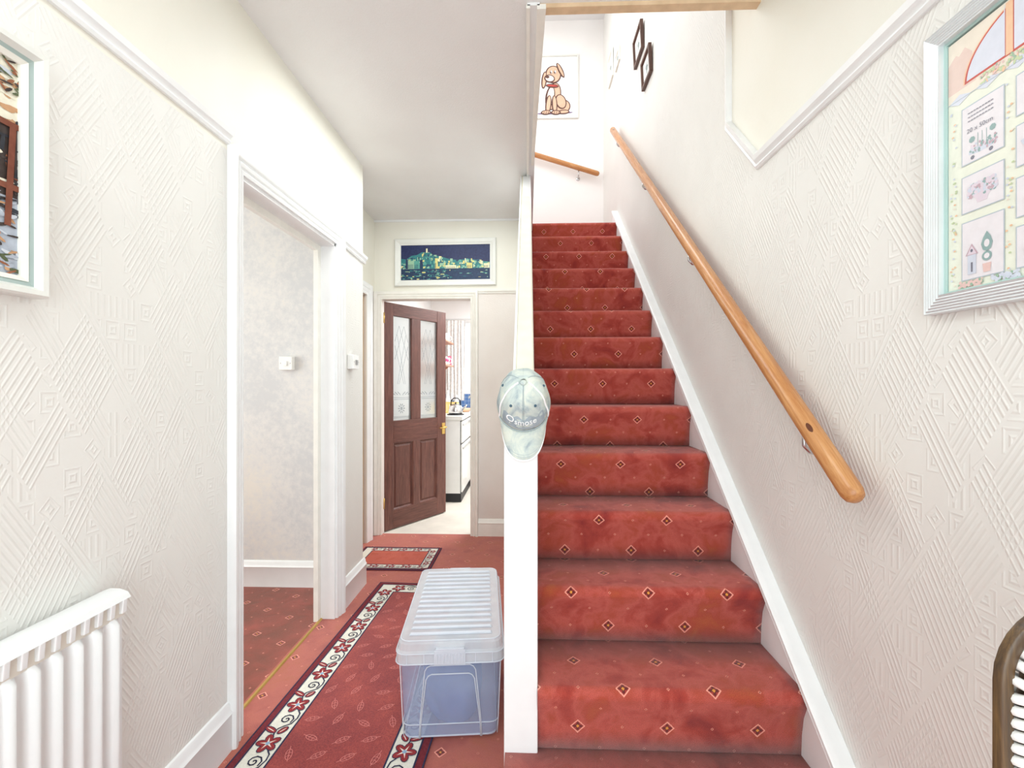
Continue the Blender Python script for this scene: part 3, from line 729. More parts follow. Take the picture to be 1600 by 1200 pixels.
# flower basket, birdhouse and topiary
flat(bm, [(.098, 1.632), (.126, 1.632), (.121, 1.616), (.103, 1.616)], lp, hh + .0001, 14)
for _ in range(170): blob(.112 + rg.uniform(-.026, .026), 1.641 + rg.uniform(-.011, .012), .0036, .003, rg.choice([9, 14, 10, 11, 9, 14]), rg.uniform(0, 3))
hh += .0002
rct(.085, 1.486, .101, 1.523, hh, 9); flat(bm, [(.081, 1.522), (.093, 1.543), (.105, 1.522)], lp, hh + .0001, 10); flat(bm, [(.084, 1.523), (.093, 1.539), (.102, 1.523)], lp, hh + .0002, 14); rct(.0915, 1.490, .095, 1.508, hh + .0002, 13)
flat(bm, ell(.093, 1.530, .0025, .003), lp, hh + .0003, 13)
flat(bm, [(.121, 1.558)] + ell(.121, 1.536, .0105, .014, 0, 14)[0:0] + [(.128, 1.547), (.1315, 1.536), (.128, 1.525), (.121, 1.521), (.114, 1.525), (.1105, 1.536), (.114, 1.547)], lp, hh, 11)
flat(bm, ell(.121, 1.536, .005, .007), lp, hh + .0002, 7); flat(bm, ell(.121, 1.513, .009, .009), lp, hh, 11); flat(bm, ell(.121, 1.513, .005, .005), lp, hh + .0002, 7)
flat(bm, [(.113, 1.500), (.129, 1.500), (.127, 1.484), (.115, 1.484)], lp, hh, 12)
# pots of flowers below the panels
for cx_, ca, cb in ((.090, 12, 2), (.153, 9, 3), (.25, 12, 14), (.34, 9, 14)):
    for _ in range(80): blob(cx_ + rg.uniform(-.023, .023), 1.464 + rg.uniform(-.006, .010), .003, .0026, rg.choice([ca, ca, cb, ca, 15]), rg.uniform(0, 3))
# second column: birdhouses and jars
hh += .0002
for (x, z, mi) in ((.197, 1.59, 10), (.295, 1.64, 9), (.21, 1.77, 11)):
    flat(bm, [(x - .014, z), (x, z + .016), (x + .014, z)], lp, hh, mi); rct(x - .009, z - .018, x + .009, z, hh + .0001, 14)
    flat(bm, ell(x, z - .004, .003, .003), lp, hh + .0002, 13)
flat(bm, [(.178, 1.69), (.20, 1.70), (.205, 1.675), (.19, 1.668)], lp, hh, 9)
flat(bm, ell(.197, 1.505, .014, .012), lp, hh, 14); flat(bm, ell(.197, 1.520, .011, .010), lp, hh + .0001, 10); flat(bm, strip([(.192, 1.527), (.186, 1.537)], .003)[0], lp, hh + .0002, 10)
obj('printed_sheet', bm, pm, t)
bm = BM()
for s, sz, uu, zz in (('20 x 50cm', 0.0115, .108, 1.7565),):
    vs, fs = text_mesh(s, sz); B = [bm.verts.new(lp(uu + x, zz + y, H0 + .0024)) for x, y, _ in vs]
    for f in fs:
        try: bm.faces.new([B[i] for i in f])
        except ValueError: pass
for k in range(3):     # unreadable lines of small print
    for j in range(9):
        x = .086 + j * .0053; flat(bm, [(x, 1.789 - k * .0075), (x + .0042, 1.789 - k * .0075), (x + .0042, 1.7905 - k * .0075), (x, 1.7905 - k * .0075)], lp, H0 + .0024, 0)
obj('lettering', bm, pm[13], t)
# -- back wall: seated dog drawing
bu = lambda p, q, h: (p, 5.05 - h, q)
t, lp = frame('drawing of a seated brown dog in a thin white frame atop the stairs', bu, 0.03, 0.562, 4.212, 4.912,
    [('frame', [(0, 0), (0, 0.02), (0.014, 0.02), (0.014, 0)], M_wframe)], None)
dm = [paint('dog_ink_%d' % i, c, 0.6, 4, 40) for i, c in enumerate([(252, 251, 249), (92, 56, 48), (226, 186, 158), (246, 232, 222), (196, 70, 60), (130, 106, 150)])]
bm = BM(); flat(bm, [(.044, 4.226), (.548, 4.226), (.548, 4.898), (.044, 4.898)], lp, .004, 0)
dh = [.005]
def ink(cx, cz, a, b, rot=0, fill=2, lw=.013):
    dh[0] += .0002; flat(bm, ell(cx, cz, a, b, rot, 22), lp, dh[0], 1); dh[0] += .0002; flat(bm, ell(cx + .002, cz + .002, a - lw, b - lw * .9, rot, 22), lp, dh[0], fill)
ink(.30, 4.275, .20, .012, 0.02, 5, 0)
ink(.385, 4.345, .092, .080, 0.2)                     # haunch
ink(.285, 4.46, .085, .155, -.22)                     # body
ink(.255, 4.46, .050, .115, -.15, 3)                  # chest
ink(.37, 4.40, .060, .085, .35); ink(.40, 4.285, .065, .026, .05)
ink(.232, 4.37, .034, .105, -.12); ink(.205, 4.283, .056, .028, .05); ink(.30, 4.37, .032, .10, .05); ink(.315, 4.280, .055, .028, 0)
ink(.275, 4.575, .072, .022, -.1, 4)                  # collar
ink(.285, 4.70, .088, .098, .1)                       # head
ink(.365, 4.745, .026, .090, .45); ink(.185, 4.64, .030, .095, -.12)   # ears
ink(.245, 4.655, .060, .044, -.2, 3); ink(.222, 4.672, .020, .014, 0, 1, 0)
for x in (.262, .305): ink(x, 4.725, .014, .020, 0, 0, .004); ink(x - .003, 4.720, .005, .008, 0, 1, 0)
for x in (.18, .205, .228, .295, .32, .345): 
    dh[0] += .0002; flat(bm, strip([(x, 4.268), (x + .006, 4.29)], .005)[0], lp, dh[0], 1)
obj('drawing', bm, dm, t)
# -- small frames high on the right wall of the stairwell
M_dk = wood('dark_brown_frame', (70, 44, 36), (104, 70, 56), 2); M_mount = paint('white_mount', (247, 245, 240), .6, 2)
def small(label, y0, y1, z0, z1, mat, th, lean, nm='framed_sketch'):
    t = thing(nm, label, 'picture', (0.84, (y0 + y1) / 2, z0)); w2 = (y1 - y0) / 2; hh_ = z1 - z0
    t.rotation_euler = (0, -lean, 0)
    f = lambda p, q, h: (-h - 0.001, -p, q)
    bm = BM(); sweep(bm, [(-w2, 0), (w2, 0), (w2, hh_), (-w2, hh_)], [(0, 0), (0, th), (.018, th), (.022, th * .6), (.022, 0)], f, True); obj('frame', bm, mat, t)
    bm = BM(); flat(bm, [(-w2 + .02, .02), (w2 - .02, .02), (w2 - .02, hh_ - .02), (-w2 + .02, hh_ - .02)], f, th * .35, 0)
    for k in range(7): flat(bm, ell(.012 * cos(k), hh_ * .5 + .02 * sin(k * 2.1), .022, .008, k * .8, 8), f, th * .35 + .0004 + k * .0001, 1)
    obj('mounted_sketch', bm, [M_mount, paint('sketch_grey', (150, 160, 158), .7, 12, 50)], t)
small('upper of two small dark brown frames on the stairwell wall', 3.29, 3.53, 3.695, 3.90, M_dk, 0.022, 0.05)
small('lower of two small dark brown frames on the stairwell wall', 3.07, 3.29, 3.375, 3.565, M_dk, 0.022, 0.05)
small('taller pale cream frame nearest the back wall of the stairwell', 4.46, 4.68, 4.29, 4.57, M_slip, 0.014, 0.02)
small('smaller pale cream frame beside the taller one on the stairwell wall', 4.14, 4.32, 4.215, 4.35, M_slip, 0.014, 0.02)

# ------------------------------------------------------------------ radiator
M_rad = paint('radiator_enamel', (240, 241, 241), 0.28, 2, bmp=0.02)
rad = thing('radiator', 'white fluted panel radiator with slatted top on the left wall', 'radiator', (-1.05, 0.07, 0.12))
# local: x out from wall, y along, z up
Y1, HT = 1.0, 0.66; pitch = 0.0435
bm = BM(); prof = []; nfl = int(Y1 / pitch)
for k in range(nfl):
    y = Y1 - 0.012 - pitch * (k + 1)
    for a, o in ((0.0, 0.0), (0.14, 0.0), (0.26, 0.012), (0.42, 0.019), (0.58, 0.019), (0.74, 0.012), (0.86, 0.0)): prof.append((y + pitch * (1 - a) - 0.0, 0.072 + o))
prof = [(Y1 - 0.004, 0.072)] + prof + [(0.0, 0.072)]
rows = [(0.0, -0.012), (0.03, 0.0), (HT - 0.068, 0.0), (HT - 0.052, -0.010)]
grid = [[bm.verts.new((o if dz == 0 else min(o, 0.076), y, z)) for y, o in prof] for z, dz in rows]
for a, b in zip(grid, grid[1:]):
    for i in range(len(prof) - 1):
        f = bm.faces.new((a[i], a[i + 1], b[i + 1], b[i])); f.smooth = True
box(bm, 0.03, 0.070, 0.0, Y1 - 0.004, 0.0, HT - 0.045)
obj('panel', bm, M_rad, rad)
bm = BM()       # rolled top casing
cs = [(0.012, HT - 0.045), (0.012, HT - 0.012), (0.020, HT - 0.002), (0.035, HT + 0.003), (0.060, HT + 0.003), (0.080, HT - 0.004), (0.088, HT - 0.016), (0.084, HT - 0.016), (0.078, HT - 0.022), (0.06, HT - 0.022), (0.02, HT - 0.03)]
prism(bm, cs, 'y', 0.0, Y1 + 0.004); autosmooth(obj('top_roll', bm, M_rad, rad))
for k in range(int(Y1 / 0.031)):
    y = Y1 - 0.012 - k * 0.031
    bm = BM(); prism(bm, [(0.060, HT - 0.052), (0.086, HT - 0.048), (0.089, HT - 0.014), (0.060, HT - 0.014)], 'y', y - 0.006, y + 0.006); obj('grille_bar', bm, M_rad, rad, bevel=0.002)
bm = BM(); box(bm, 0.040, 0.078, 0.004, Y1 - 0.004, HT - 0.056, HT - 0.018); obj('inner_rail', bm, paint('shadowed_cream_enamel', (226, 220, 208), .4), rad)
for y in (.2, .76):
    bm = BM(); box(bm, 0.0, 0.03, y, y + .04, 0.1, 0.55); obj('wall_bracket', bm, M_rad, rad)

# ------------------------------------------------------------------ rugs
rm = {k: paint('rug_' + k, c, 0.95, v, 160, 0.4) for k, c, v in (('maroon', (118, 34, 44), 10), ('cream', (232, 228, 216), 8), ('navy', (44, 44, 74), 6), ('red', (150, 44, 48), 10), ('pink', (214, 128, 122), 8), ('pale', (244, 226, 214), 4), ('blue', (150, 180, 206), 4), ('rustred', (182, 84, 58), 10))}
def pile(name, lo, hi):
    m, nt, b = new_mat(name, 0.95); b.inputs['Sheen Weight'].default_value = .2
    a = noise_tex(nt, coords(nt), 230, 3, .8); c = noise_tex(nt, coords(nt), 5, 4, .6)
    nt.links.new(ramp(nt, (V(nt, a) * .65 + V(nt, c) * .35).k, [(.36, lo), (.52, tuple((x + y) // 2 for x, y in zip(lo, hi))), (.66, hi)]), b.inputs['Base Color'])
    bump(nt, b, a, .5, .003); return m
M_field = pile('rug_field', (118, 32, 40), (190, 84, 68)); M_field2 = pile('rug_field_orange', (168, 62, 44), (206, 96, 70))
ORD = ['maroon', 'cream', 'navy', 'red', 'pink', 'pale', 'blue', 'rustred']; MI = {k: i for i, k in enumerate(ORD)}; RM = [rm[k] for k in ORD]
TH = 0.009
def rug(label, origin, ang, W, Lh, unit, edge, band, field_mat, sides, scale=1.0, leaves=True, seed=1):
    """local u across (0..W), v away from far end (0..Lh) towards the camera = -y"""
    t = thing('rug', label, 'rug', origin, ang)
    mp = lambda p, q, h: (p, -q, h)
    bm = BM(); box(bm, 0, W, -Lh, 0, 0, TH); obj('edging', bm, rm['maroon'], t, bevel=0.003)
    bm = BM(); box(bm, edge, W - edge, -Lh + edge, -edge, TH * .5, TH + .0008); obj('border_band', bm, rm['cream'], t)
    ib = edge + band
    bm = BM(); box(bm, ib, W - ib, -Lh + ib, -ib, TH * .5, TH + .0016); obj('field', bm, field_mat, t)
    bm = BM()
    for e in (edge, ib):
        sweep(bm, [(e, e), (W - e, e), (W - e, Lh - e), (e, Lh - e)], [(-.003, 0), (-.003, .0006), (.003, .0006), (.003, 0)], lambda p, q, h: (p, -q, TH + .0016 + h), True, 0)
    sweep(bm, [(0, 0), (W, 0), (W, Lh), (0, Lh)], [(0.0, -.004), (0.0, .0006), (.005, .0006), (.005, -.004)], lambda p, q, h: (p, -q, TH + .0002 + h), True, 0)
    obj('navy_line', bm, rm['navy'], t)
    bm = BM(); H = TH + .0022
    def unit_at(fn, s):
        """one repeat: flower, stem spiral, two leaves.  fn maps (along, across) -> (p, q)"""
        def F(pts, hh, c): flat(bm, [fn(*p) for p in pts], mp, H + hh, MI[c])
        def star(cx, cy, r1, r2, ph, n=5):
            return [(cx + (r1 if i % 2 == 0 else r2) * cos(ph + pi * i / n) * (1), cy + (r1 if i % 2 == 0 else r2) * sin(ph + pi * i / n)) for i in range(2 * n)]
        def petals(cx, cy, r, c, hh, grow):
            for k in range(5):
                a = 2 * pi * k / 5 + .3; px, py = cx + .58 * r * cos(a), cy + .58 * r * sin(a)
                pts = [(px + (r * .46 + grow) * cos(x) * cos(a) - (r * .30 + grow) * sin(x) * sin(a), py + (r * .46 + grow) * cos(x) * sin(a) + (r * .30 + grow) * sin(x) * cos(a)) for x in [2 * pi * i / 10 for i in range(10)]]
                F(pts, hh + k * .00001, c)
        r = .040 * s
        for q in strip([(.030 * s + .020 * s * cos(x), .010 * s + .0 + .0 * s) for x in ()], .003): pass
        # stem to the next flower with a spiral
        sp = [(.078 * s + (.003 + .0019 * k) * s * cos(k * .72 + 2.2), .000 * s + (.003 + .0019 * k) * s * sin(k * .72 + 2.2)) for k in range(0, 14)]
        for q in strip(sp, .0048 * s): F(q, .0, 'navy')
        st = [(.030 * s, -.02 * s), (.045 * s, -.034 * s), (.07 * s, -.038 * s), (.098 * s, -.030 * s), (.112 * s, -.010 * s), (.125 * s, .004 * s), (.140 * s, .008 * s), (.158 * s, .002 * s)]
        for q in strip(st, .0048 * s): F(q, .00002, 'navy')
        for (cx, cy, a, b, rot) in ((.132 * s, .028 * s, .026 * s, .010 * s, 2.0), (.132 * s, -.018 * s, .019 * s, .010 * s, .6)):
            F(ell(cx, cy, a + .003 * s, b + .003 * s, rot, 12), .0001, 'navy'); F(ell(cx, cy, a, b, rot, 12), .0002, 'red'); F(ell(cx, cy, a * .75, b * .18, rot, 8), .0003, 'pale')
        petals(0, 0, r, 'navy', .00035, .0028 * s); petals(0, 0, r, 'red', .00045, 0)
        F(star(0, 0, r * .72, r * .16, .3), .00055, 'pale'); F(ell(0, 0, r * .2, r * .2, 0, 10), .00065, 'blue')
    mid = edge + band / 2; s = unit / .195; sc = min(s, band / .095)
    runs = []
    if 'left' in sides: runs.append((lambda v0: (lambda a, c: (mid - c, v0 + a)), Lh, 1))
    if 'right' in sides: runs.append((lambda v0: (lambda a, c: (W - mid + c, v0 + a)), Lh, 1))
    for mk, LL, _ in runs:
        v = mid + unit * .32
        while v < LL - unit * .9: unit_at(mk(v), sc); v += unit
    for key, vv, sg in (('far', mid, 1), ('near', Lh - mid, -1)):
        if key in sides:
            u = mid + unit * .35
            while u < W - mid - unit * .6: unit_at((lambda u0: (lambda a, c: (u0 + a, vv + sg * c)))(u), sc); u += unit
    obj('floral_border', bm, RM, t)['kind'] = 'stuff'
    if leaves:
        bm = BM(); rg = random.Random(seed); H2 = TH + .0019
        v = ib + .07; row = 0
        while v < Lh - ib - .03:
            u = ib + .045 + (row % 2) * .05
            while u < W - ib - .02:
                rot = rg.choice([0.3, 1.2, 2.0, -.5, 2.7]) + rg.uniform(-.2, .2); a, b = .024, .011
                cx, cy = u + rg.uniform(-.008, .008), v + rg.uniform(-.008, .008)
                o_ = ell(cx, cy, a, b, rot, 12)
                tipx, tipy = cx + a * 1.25 * cos(rot), cy + a * 1.25 * sin(rot); tx, ty = cx - a * 1.5 * cos(rot), cy - a * 1.5 * sin(rot)
                loop = o_ + [o_[0]]
                for q in strip(loop, .0024): flat(bm, q, mp, H2, 0)
                for q in strip([(tx, ty), (cx, cy), (tipx, tipy)], .0022): flat(bm, q, mp, H2 + .0001, 0)
                for k in (-.4, .2):
                    mx_, my_ = cx + a * k * cos(rot), cy + a * k * sin(rot)
                    for sgn in (-1, 1):
                        flat(bm, strip([(mx_, my_), (mx_ + b * .9 * cos(rot + sgn * 1.0), my_ + b * .9 * sin(rot + sgn * 1.0))], .0018)[0], mp, H2 + .00012, 0)
                u += .105
            v += .082; row += 1
        obj('leaf_pattern', bm, rm['pink'] if seed == 1 else rm['rustred'], t)['kind'] = 'stuff'
    return t
rug('long burgundy runner with cream floral border on the hall floor under the storage box', (-0.942, 2.889, 0.0), radians(-2.4), 0.655, 2.5, 0.1945, 0.032, 0.098, M_field, ('left', 'right', 'far'))
rug('small mat with narrow floral border across the floor before the kitchen doorway', (-1.262, 3.515, 0.0), radians(-0.5), 0.600, 0.425, 0.115, 0.020, 0.062, M_field2, ('right', 'near', 'far'), seed=2)

# ------------------------------------------------------------------ storage box
def plastic(name, c, alpha, rough=.25):
    m, nt, b = new_mat(name, rough); b.inputs['Base Color'].default_value = tuple(lin(c)) + (1,)
    b.inputs['Alpha'].default_value = alpha; b.inputs['Subsurface Weight'].default_value = 0.0
    f = noise_tex(nt, coords(nt), 14, 3); nt.links.new((V(nt, f) * .16 + (alpha - .08)).k, b.inputs['Alpha'])
    return m
M_pb = plastic('clear_blue_tinted_plastic', (196, 208, 240), 0.27); M_pl = plastic('clear_lid_plastic', (240, 242, 246), 0.42, .1); M_pe = plastic('moulded_edge_plastic', (236, 240, 250), 0.62, .2)
bx = thing('storage_box', 'large clear plastic storage box with ribbed lid beside the newel post', 'storage box', (-0.272, 1.589, 0.0125), radians(5.4))
# local: x centre, y from front face
def RR(w, d, z, r=.03, y0=0.0): return [(x, y + y0 + d / 2, z) for x, y in rrect(w, d, r)]
bm = BM(); loft(bm, [RR(.336, .575, 0.0, .03, .040), RR(.343, .585, .05, .03, .036), RR(.362, .61, .30, .03, .022)], cap1=False)
o = obj('body', bm, M_pb, bx); m_ = o.modifiers.new('s', 'SOLIDIFY'); m_.thickness = .003; autosmooth(o)
bm = BM(); ring = lambda d, z: RR(.343 + d, .585 + d, z, .03, .036 - d / 2)
tube(bm, ring(.002, .05), .0018, 6, closed=True); tube(bm, RR(.332, .571, .003, .03, .042), .003, 6, closed=True)
for s in (-1, 1): tube(bm, [(s * .168, .050, .0), (s * .171, .046, .05), (s * .180, .034, .29)], .002, 6)
obj('moulded_edge', bm, M_pe, bx)
bm = BM()      # handle outline raised on the short face
for zt, wt, wb in ((.268, .088, .112), (.236, .084, .108)):
    yf = lambda z: .039 - .018 * z / .3 - .002
    pts = [(-wb, yf(.0), .0), (-wb * .97, yf(.06), .06), (-wt - .002, yf(zt - .02), zt - .02), (-wt + .006, yf(zt - .006), zt - .006), (-wt + .018, yf(zt), zt)]
    pts = pts + [(-x, y, z) for x, y, z in pts[::-1]]
    tube(bm, pts, .0022, 6)
obj('handle_outline', bm, M_pe, bx)
lid = BM()
loft(lid, [RR(.384, .652, .287, .038), RR(.384, .652, .322, .038), RR(.372, .640, .330, .035, .006), RR(.366, .634, .352, .035, .009), RR(.352, .618, .362, .035, .017)], cap0=False)
o = obj('lid', lid, M_pl, bx); m_ = o.modifiers.new('s', 'SOLIDIFY'); m_.thickness = .0025
for k in range(14):
    y = .055 + k * .041; bm = BM()
    loft(bm, [[(x * 1.0, y - .009 + .018 * 0, .3620) for x in (-.150, .150)] + [(x, y + .009, .3620) for x in (.150, -.150)], [(x, y - .005, .3685) for x in (-.144, .144)] + [(x, y + .005, .3685) for x in (.144, -.144)]])
    obj('lid_rib', bm, M_pe, bx, bevel=.002)
bm = BM(); tube(bm, RR(.386, .654, .287, .038, -.001), .0024, 6, closed=True); tube(bm, RR(.384, .652, .322, .038), .002, 6, closed=True); tube(bm, RR(.356, .622, .361, .035, .015), .0022, 6, closed=True)
obj('lid_rim', bm, M_pe, bx)
for yy, sg in ((-.004, 1), (.652, -1)):
    bm = BM(); box(bm, -.055, .055, yy, yy + .006, .284, .334); box(bm, -.050, .050, yy + .0, yy + .05 * 1, .334, .340)
    for k in range(9): box(bm, -.046 + k * .0112, -.042 + k * .0112, yy - .003, yy + .001, .289, .322)
    obj('latch', bm, M_pe, bx, bevel=.001)
for s in range(6):
    x = -.15 + s * .06
    if abs(x) < .06: continue
    bm = BM(); box(bm, x - .0015, x + .0015, -.0015, .004, .289, .320); obj('rim_web', bm, M_pe, bx)
# bundle inside
bm = BM(); bmesh.ops.create_icosphere(bm, subdivisions=4, radius=1.0)
for v in bm.verts:
    c = v.co; n_ = noise.noise(c * 1.6) * .14 + noise.noise(c * 4) * .04; k = 1 + n_
    q = (1 - min(1, abs(c.z)) ** 4) ** .25 / max(.05, sqrt(max(1e-6, 1 - c.z * c.z))) if abs(c.z) < .999 else 1; q = min(q, 2.2); v.co = (c.x * q * .118 * k, c.y * q * .205 * k, max(c.z * .115 * k, -.092))
o = obj('bundle', bm, paint('slate_blue_cloth', (84, 104, 158), .9, 14, 12, .3), smooth=True); o.location = (-0.298, 1.865, 0.0125 + .092 + .006); o.rotation_euler = (0, 0, radians(5.4))
tag(o, 'indistinct rounded blue bundle inside the clear storage box', 'bundle')

# ------------------------------------------------------------------ cap on the newel
TC = radians(40); CC = Vector((-0.011, 1.338, 1.220)); RX, RF, HC = .0775, .094, .108
capo = thing('baseball_cap', 'faded grey-green baseball cap with white piping hung on the newel post', 'cap', CC)
Fv = Vector((0, -sin(TC), -cos(TC))); Uv = Vector((0, -cos(TC), sin(TC))); Xv = Vector((1, 0, 0))
def C3(x, f, u): return Xv * x + Fv * f + Uv * u
def crown(th, ph, off=0.0):
    cp = max(cos(ph), 0) ** .72; x = (RX + off) * cp * sin(th); f = (RF + off) * cp * cos(th); u = (HC + off) * sin(ph) ** 1.0
    if off == 0 or True:
        nz1 = noise.noise(Vector((x * 26, f * 26, u * 26))) * .0035 + noise.noise(Vector((x * 60, f * 60, u * 60 + 5))) * .0012
        # dent across the front above the peak
        dn = -.004 * math.exp(-((math.degrees(ph) - 30) / 10) ** 2) * max(0, cos(th)) ** 2
        k = 1 + (nz1 + dn) / .09; x *= k; f *= k; u *= k
    return C3(x, f, u)
M_cap, nt, b_ = new_mat('washed_cap_cotton', .95)
f1 = noise_tex(nt, coords(nt), 16, 5, .65, .8); f2 = noise_tex(nt, coords(nt), 700, 2)
nt.links.new(ramp(nt, f1, [(.33, (150, 164, 172)), (.45, (192, 202, 198)), (.6, (216, 220, 208)), (.75, (226, 226, 214))]), b_.inputs['Base Color'])
bump(nt, b_, V(nt, f1) * 2 + V(nt, f2), .4, .002)
M_pip = paint('white_piping', (250, 250, 250), .6, 2); M_navy = paint('cap_navy', (70, 96, 112), .7, 6); M_seam = paint('cap_seam_grey', (170, 182, 186), .9, 6, 60)
def crown_patch(t0, t1, p0=0, p1=88, nt_=14, np_=16):
    bm = BM(); g = [[bm.verts.new(crown(radians(t0 + (t1 - t0) * i / nt_), radians(p0 + (p1 - p0) * j / np_))) for j in range(np_ + 1)] for i in range(nt_ + 1)]
    for i in range(nt_):
        for j in range(np_): bm.faces.new((g[i][j], g[i + 1][j], g[i + 1][j + 1], g[i][j + 1]))
    return bm
for a0, a1 in ((-62, 0), (0, 62), (62, 121), (121, 180), (180, 239), (239, 298)):
    o = obj('crown_panel', crown_patch(a0, a1), M_cap, capo, smooth=True); m_ = o.modifiers.new('s', 'SOLIDIFY'); m_.thickness = .0022; m_.offset = -1
for th in (-62, 62):
    bm = BM(); tube(bm, [crown(radians(th), radians(p), .0012) for p in range(0, 86, 4)], .0026, 8); obj('piping', bm, M_pip, capo)
for th in (-1.6, 1.6, 121, 239, -64.5, 64.5):
    bm = BM(); tube(bm, [crown(radians(th), radians(p), .0004) for p in range(0, 86, 4)], .0008, 6); obj('seam', bm, M_seam, capo)
bm = BM(); lathe(bm, [(.009, 0), (.008, .003), (.004, .005), (0, .0055)], seg=14, M=Matrix.Translation(crown(0, radians(88), 0)) @ Uv.to_track_quat('Z', 'Y').to_matrix().to_4x4()); obj('button', bm, M_cap, capo)
for th, ph in ((-33, 44), (33, 44), (-92, 50), (92, 50)):
    p = crown(radians(th), radians(ph), .0008); n = p.normalized(); bm = BM()
    lathe(bm, [(0, .0), (.0014, .0006), (.0034, .0016), (.0040, 0.0006), (.0040, -.001)], seg=14, M=Matrix.Translation(p) @ n.to_track_quat('Z', 'Y').to_matrix().to_4x4()); obj('eyelet', bm, M_navy, capo)
# peak
def peak(s, t, off=0):
    """s -1..1 across, t 0..1 outward"""
    th = radians(66 * s); cp = 1.0; bx_ = RX * sin(th); bf = RF * cos(th)
    Ln = .082 * (1 - abs(s) ** 2.6) ** .6 if abs(s) < 1 else 0
    dr_ = radians(32); k = t * Ln
    x = bx_ * (1 - .10 * t); bow = -.16 * (x / RX) ** 2 * .09 * (0.3 + t)
    return C3(x, bf + k * cos(dr_), -k * sin(dr_) + bow - .001 + off)
bm = BM(); NS, NT = 28, 8
g = [[bm.verts.new(peak(-1 + 2 * i / NS, j / NT)) for j in range(NT + 1)] for i in range(NS + 1)]
for i in range(NS):
    for j in range(NT): bm.faces.new((g[i][j], g[i + 1][j], g[i + 1][j + 1], g[i][j + 1]))
bmesh.ops.remove_doubles(bm, verts=bm.verts[:], dist=.00005)
o = obj('peak', bm, M_cap, capo, smooth=True); m_ = o.modifiers.new('s', 'SOLIDIFY'); m_.thickness = .0035; m_.offset = 0
bm = BM(); tube(bm, [peak(-1 + 2 * i / 40, 1.0) for i in range(1, 40)], .0030, 8); obj('peak_binding', bm, M_pip, capo)
for q in (.82, .90):
    bm = BM(); tube(bm, [peak(-.86 + 1.72 * i / 30, q, .0022) for i in range(31)], .0006, 5); obj('peak_stitching', bm, M_seam, capo)
bm = BM(); tube(bm, [crown(radians(t_), 0.02, .0012) for t_ in range(-64, 66, 4)], .0016, 6); obj('peak_seam', bm, M_seam, capo)
# embroidered lettering
bm = BM()
def put(s, size, x0, y0):
    vs, fs = text_mesh(s, size); B = []
    for x, y, _ in vs:
        px, py = x + x0, y + y0
        ph = radians(17) + py / .10; th = math.asin(max(-.95, min(.95, px / (RX * cos(ph) ** .72)))); B.append(bm.verts.new(crown(th, ph, .0016)))
    for f in fs:
        try: bm.faces.new([B[i] for i in f])
        except ValueError: pass
put('O', .027, -.036, .006); put('smose', .024, .006, .003)
o = obj('lettering', bm, M_pip, capo); m_ = o.modifiers.new('s', 'SOLIDIFY'); m_.thickness = .0012; m_.offset = 1
bm = BM(); g = []
for i in range(25):
    th = radians(-50 + 100 * i / 24); wz = 9 + 3 * sin(i * .9)
    g.append([bm.verts.new(crown(th, radians(p_), .0006)) for p_ in (5, 17, 17 + wz)])
for a, b in zip(g, g[1:]):
    for j in range(2): bm.faces.new((a[j], b[j], b[j + 1], a[j + 1]))
obj('sweat_stain', bm, paint('stain_grey', (156, 168, 176), .95, 16, 30), capo, smooth=True)

# ------------------------------------------------------------------ corded chair by the right wall
M_cw = wood('dark_oiled_wood', (50, 34, 24), (112, 84, 48), 2, .35); M_cord = paint('white_cord', (238, 236, 232), .8, 6, 60)
ch = thing('chair', 'dark wooden chair with white cord-bound back in the right foreground', 'chair', (0.673, 0.52, 0.0), 0)
# local: x -.16...16; back at y 0, seat toward the camera side
XW, TOP = .155, 1.042
def rail_path(ins, n=8):
    r_ = .09 - ins * .6; pts = [(-XW + ins, .05)]
    for i in range(n + 1): a = pi - pi / 2 * i / n; pts.append((-XW + ins + r_ + r_ * cos(a), TOP - ins - r_ + r_ * sin(a)))
    return pts + [(-x, z) for x, z in pts[::-1]]
bm = BM(); pth = rail_path(0)
prof = [(0, -.005), (0, .003), (-.002, .005), (-.013, .005), (-.015, .003), (-.015, -.005)]
sweep(bm, [(p[0], p[1] if p[1] > .06 else 0.0) for p in pth], prof, lambda p, q, h: (p, -h, q)); autosmooth(obj('back_frame', bm, M_cw, ch), 50)
bm = BM(); box(bm, -XW + .02, XW - .02, -.36, .0, .425, .45); obj('seat', bm, M_cord, ch, bevel=.008)
for sx in (-1, 1):
    bm = BM(); box(bm, sx * (XW - .012) - .012, sx * (XW - .012) + .012, -.37, -.345, 0, .45); obj('leg', bm, M_cw, ch, bevel=.004)
    bm = BM(); box(bm, sx * (XW - .012) - .009, sx * (XW - .012) + .009, -.35, -.01, .20, .225); obj('stretcher', bm, M_cw, ch, bevel=.003)
bm = BM(); box(bm, -XW + .01, XW - .01, -.368, -.35, .40, .445); obj('seat_rail', bm, M_cw, ch)
